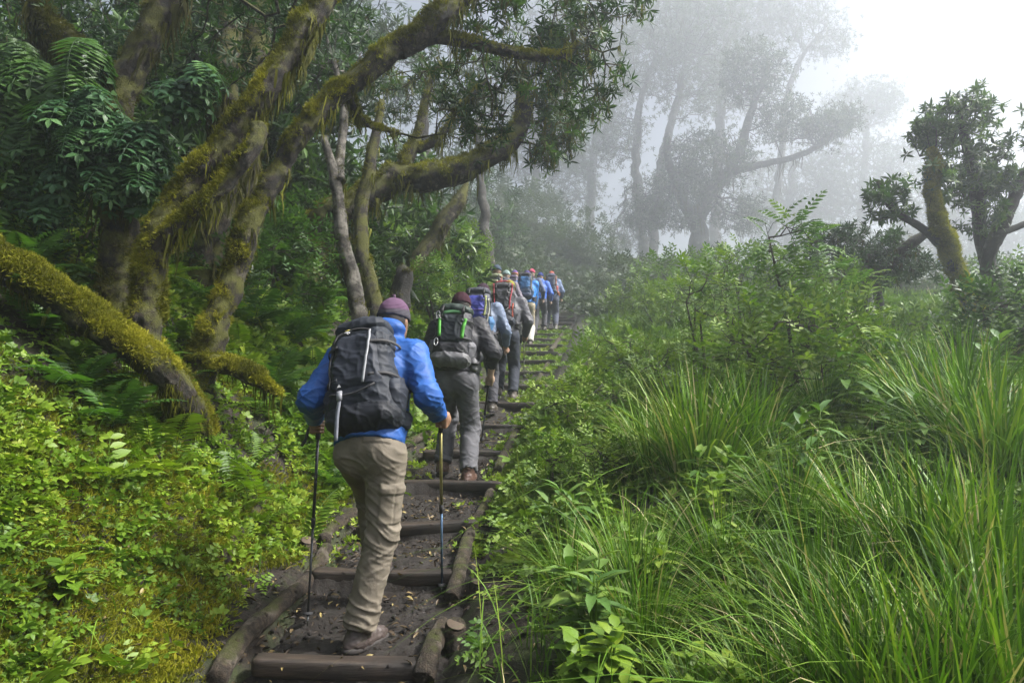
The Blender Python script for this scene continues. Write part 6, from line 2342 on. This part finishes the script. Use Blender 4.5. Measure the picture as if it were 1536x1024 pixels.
for px, py, Y, s, lab, kind, n in HERBS:
    c = P(px, py or 700, Y)
    pos = gp(c[0], Y, .0)
    if kind == 'nettle':
        stemmed('leafy_herb', lab, pos, s * 1.15, leaf_tpl(.60, .07, .22), COVER, rp, 8, .29, 7, .55)
    elif kind == 'weed':
        stemmed('meadow_weed', lab, pos, s, leaf_tpl((.56, .34, .44)[n], .06, .2), (COVER, BRIGHT, COVER_R)[n], rp, 6, (.34, .40, .30)[n], 5, .62, ('low weeds of the meadow', 'weeds at the meadow edge', 'upright weeds of the meadow')[n])
    elif kind == 'shoot':
        stemmed('leafy_herb', lab, pos, s * 1.6, leaf_tpl(.30, .05, .25), BRIGHT, rp, 7, .34, 3)
    elif kind is BROAD or kind is LEAF:
        stemmed('leafy_herb', lab, pos, s, leaf_tpl(.58, .08, .18), COVER, rp, 4, .60, n // 2)
    else:
        plant('leafy_herb', lab, 'herb', 'single herbs of the trail side', pos, PIN, n, s, COVER if px < 600 else BRIGHT, rp, (.3, 1.2), (.45, .8))

# ------------------------------------------------------------------ shrubs
STEM = bark_mat('shrub_stem', (.020, .015, .010), (.060, .045, .030), (.05, .055, .012), .15, (.12, .11, .09), .1, 30)


def shrub(label, px, py, Y, rx, rz, n, leaf, tpl, ls, seed, per=4, tint=(.2, .8), extra=(), name='shrub', stems=3, sp=.06):
    c = P(px, py, Y)
    rng = np.random.default_rng(seed)
    g = gp(c[0], Y, -.05)
    limbs = []
    for k in range(stems):
        b = g + np.array([rng.uniform(-.12, .12), rng.uniform(-.1, .1), 0])
        t = c + np.array([rng.uniform(-.6, .6) * rx, rng.uniform(-.3, .3) * rx, rz * rng.uniform(-.1, .5)])
        m = (b + t) / 2 + np.array([rng.uniform(-.1, .1), 0, 0])
        limbs.append((np.array([b, m, t]), [.018 + .010 * rx, .014 + .008 * rx, .007], .2))
    cr_ = [(c, (rx, rx * .85, rz), n)] + [(P(x, y, Y), (a, a, b), m) for x, y, a, b, m in extra]
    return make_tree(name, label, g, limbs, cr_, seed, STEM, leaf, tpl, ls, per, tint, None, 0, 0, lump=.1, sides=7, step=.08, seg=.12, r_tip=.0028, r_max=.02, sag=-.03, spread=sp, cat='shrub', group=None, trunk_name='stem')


LF = [compose([(LEAF1, (0, k * .32, 0), (s * .9, .5, .1 * k), (0, 0, 1), .42, 0.) for k, s in ((0, -1), (.5, 1), (1, -1), (1.5, 1), (2, -1), (2.2, .1))])]
LFB = [compose([(LEAF, (0, k * .32, 0), (s * .9, .5, .1 * k), (0, 0, 1), .46, 0.) for k, s in ((0, -1), (.5, 1), (1, -1), (1.5, 1), (2, -1), (2.2, .1))])]
shrub('tall leggy sapling with feathery leaves rising above the other shrubs', 1190, 385, 6.5, .38, .46, 85, BRIGHT, PINL, .27, 401, 2, (.3, .8), [(1192, 345, .10, .10, 10), (1230, 430, .34, .22, 34), (1150, 440, .2, .2, 20), (1250, 480, .2, .2, 20)], 'sapling', 1, .04)
shrub('bright fine leaved bush, round, just behind the leggy sapling', 1115, 425, 9.6, .80, .55, 210, BRIGHT, LF, .17, 402, 5, (.35, .95))
shrub('twiggy dark stemmed shrub with sparse leaves beside the misty slope', 1062, 480, 7.4, .42, .55, 90, COVER_R, LF, .15, 403, 3, (.2, .9), [(1035, 420, .2, .2, 24), (1090, 420, .2, .25, 24)])
shrub('wide bushy shrub with small glossy leaves at the foot of the sapling', 1185, 520, 6.1, .75, .48, 260, COVER_R, LF, .20, 404, 3, (.3, .95), [(1260, 500, .35, .3, 60), (1120, 540, .3, .25, 50)])
shrub('mid green bush filling the space below the dwarf tree', 1262, 455, 8.0, .55, .5, 150, COVER_R, LF, .17, 405, 4)
shrub('dense dark bush beyond the mossy tree at the border of the meadow', 1520, 500, 6.8, .62, .60, 280, LEAF_DARK, LFB, .18, 406, 5, (.2, .9))
shrub('low bright bush in front of the mossy trunk', 1415, 540, 7.6, .55, .30, 150, BRIGHT, LF, .16, 407, 5, (.3, .9))
shrub('grey-green bush on the misty verge near the last hiker', 955, 452, 17.5, .8, .5, 130, COVER_R, LF, .24, 408, 5, (.4, .95))
shrub('rounded bush halfway up the misty verge', 1010, 465, 14.0, .9, .6, 160, COVER_R, LF, .24, 409, 5, (.3, .9))
shrub('low leafy bush crowding the middle steps', 885, 600, 7.0, .55, .28, 150, COVER_R, LF, .17, 410, 3, (.4, 1.))
shrub('low leafy bush next to the knobbly log', 880, 690, 5.2, .40, .20, 130, COVER_R, LF, .11, 411, 5, (.4, 1.))
shrub('dim bush at the rim of the meadow under the gnarled misty tree', 1020, 425, 17, 1.3, .8, 190, COVER_R, LF, .28, 412, 5, (.2, .7))
shrub('tangled bush beside the weathered lobelia stalks', 1345, 510, 8.6, .5, .35, 130, COVER_R, LF, .16, 413, 4, (.2, .8))
shrub('pale leafed bush behind the mossy tree', 1490, 440, 10.8, .7, .5, 140, BRIGHT, LF, .2, 414, 4, (.4, .9))
shrub('soft bush above the low leafy one, beside the upper steps', 920, 530, 9.5, .6, .35, 150, COVER_R, LF, .20, 415, 3, (.4, 1.))
shrub('bush in the thick of the meadow behind the largest tussock', 1010, 560, 7.2, .5, .28, 130, COVER_R, LF, .18, 416, 3, (.2, .8))
shrub('yellow-green bush on the bank beside the olive backpack', 690, 392, 11.5, .55, .60, 200, BRIGHT, LF, .17, 417, 5, (.5, 1.))
shrub('yellow-green bush on the bank under the leaning snag', 655, 430, 9.6, .5, .4, 170, BRIGHT, LF, .15, 418, 5, (.4, 1.))
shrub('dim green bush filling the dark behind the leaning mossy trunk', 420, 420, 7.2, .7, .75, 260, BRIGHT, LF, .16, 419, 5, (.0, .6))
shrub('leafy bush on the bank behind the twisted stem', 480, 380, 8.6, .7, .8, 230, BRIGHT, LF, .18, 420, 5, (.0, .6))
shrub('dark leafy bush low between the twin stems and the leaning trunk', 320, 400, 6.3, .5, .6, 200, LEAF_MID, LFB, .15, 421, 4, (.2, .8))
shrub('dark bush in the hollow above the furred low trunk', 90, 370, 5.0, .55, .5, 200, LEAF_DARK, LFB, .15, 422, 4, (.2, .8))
shrub('misty bush on the hillside left of the straight thin trunk', 770, 345, 40, 3.4, 2.3, 420, LEAF_MIST, LF, .42, 423, 5, (.4, .9))
shrub('misty bush crowning the hillside above the last hikers', 850, 365, 48, 4.2, 2.7, 460, LEAF_MIST, LF, .50, 424, 5, (.3, .9))

for px, py, Y, rx, rz, n, lab in ((960, 425, 24, 1.6, .9, 150, 'misty bush on the skyline beyond the last hiker'), (1100, 420, 23, 1.8, 1.0, 170, 'misty bush below the gnarled tree'), (1190, 430, 19, 1.4, .9, 170, 'misty dark bush behind the round fine leaved one'),
                                  (1350, 440, 17, 1.5, .9, 180, 'dim bush on the skyline behind the dwarf tree'), (1430, 450, 21, 2.0, 1.0, 180, 'dim bush on the skyline behind the mossy trunk'), (1530, 445, 18, 1.7, 1.1, 190, 'dim bush on the skyline at the border of the meadow'),
                                  (690, 300, 44, 3.8, 2.8, 260, 'misty bush high on the hillside under the arching limb'), (780, 330, 50, 3.8, 2.6, 260, 'misty bush on the hillside below the hanging crown'), (860, 385, 38, 2.2, 1.4, 220, 'misty bush on the hillside straight above the crimson hat'),
                                  (740, 370, 34, 2.2, 1.6, 240, 'misty bush on the hillside above the olive backpack'),
                                  (1270, 440, 27, 2.2, 1.3, 180, 'pale bush on the skyline between the gnarled and the dwarf tree')):
    shrub(lab, px, py, Y, rx, rz, n, LEAF_MIST, LF, .018 * Y, int(px), 5, (.2, .9), stems=4, sp=.12)

# weathered lobelia stalks in the meadow
lo = P(1305, 480, 9.0)
g = gp(lo[0], 9.0)
root = empty('lobelia', g, 'pale weathered lobelia with furry stalks between the dwarf tree and the mossy trunk', 'plant')
for k, (dx, h) in enumerate(((-.16, .62), (.02, .85), (.14, .50))):
    mb = MB()
    p = g + np.array([dx * .3, 0, 0])
    tube(mb, [p, p + np.array([dx * .6, 0, h * .5]), p + np.array([dx, 0, h])], [.05, .06, .012], 12, .03, .35, 9, k)
    mb.build('stalk', plain_mat('silvery_stalk', (.26, .27, .23), .8), root, smooth=True)
mb = MB()
a = rp.uniform(0, 6.28, 60)
d = np.stack([np.cos(a), np.sin(a), rp.uniform(.3, 1.6, 60)], 1)
scatter(mb, [NARROW], np.tile(g + [0, 0, .1], (60, 1)), unit(d), np.array([0, 0, 1.]), rp.uniform(.3, .5, 60), rp.uniform(.3, .9, 60), rp)
mb.build('leaves', FERN_BLUE, root)
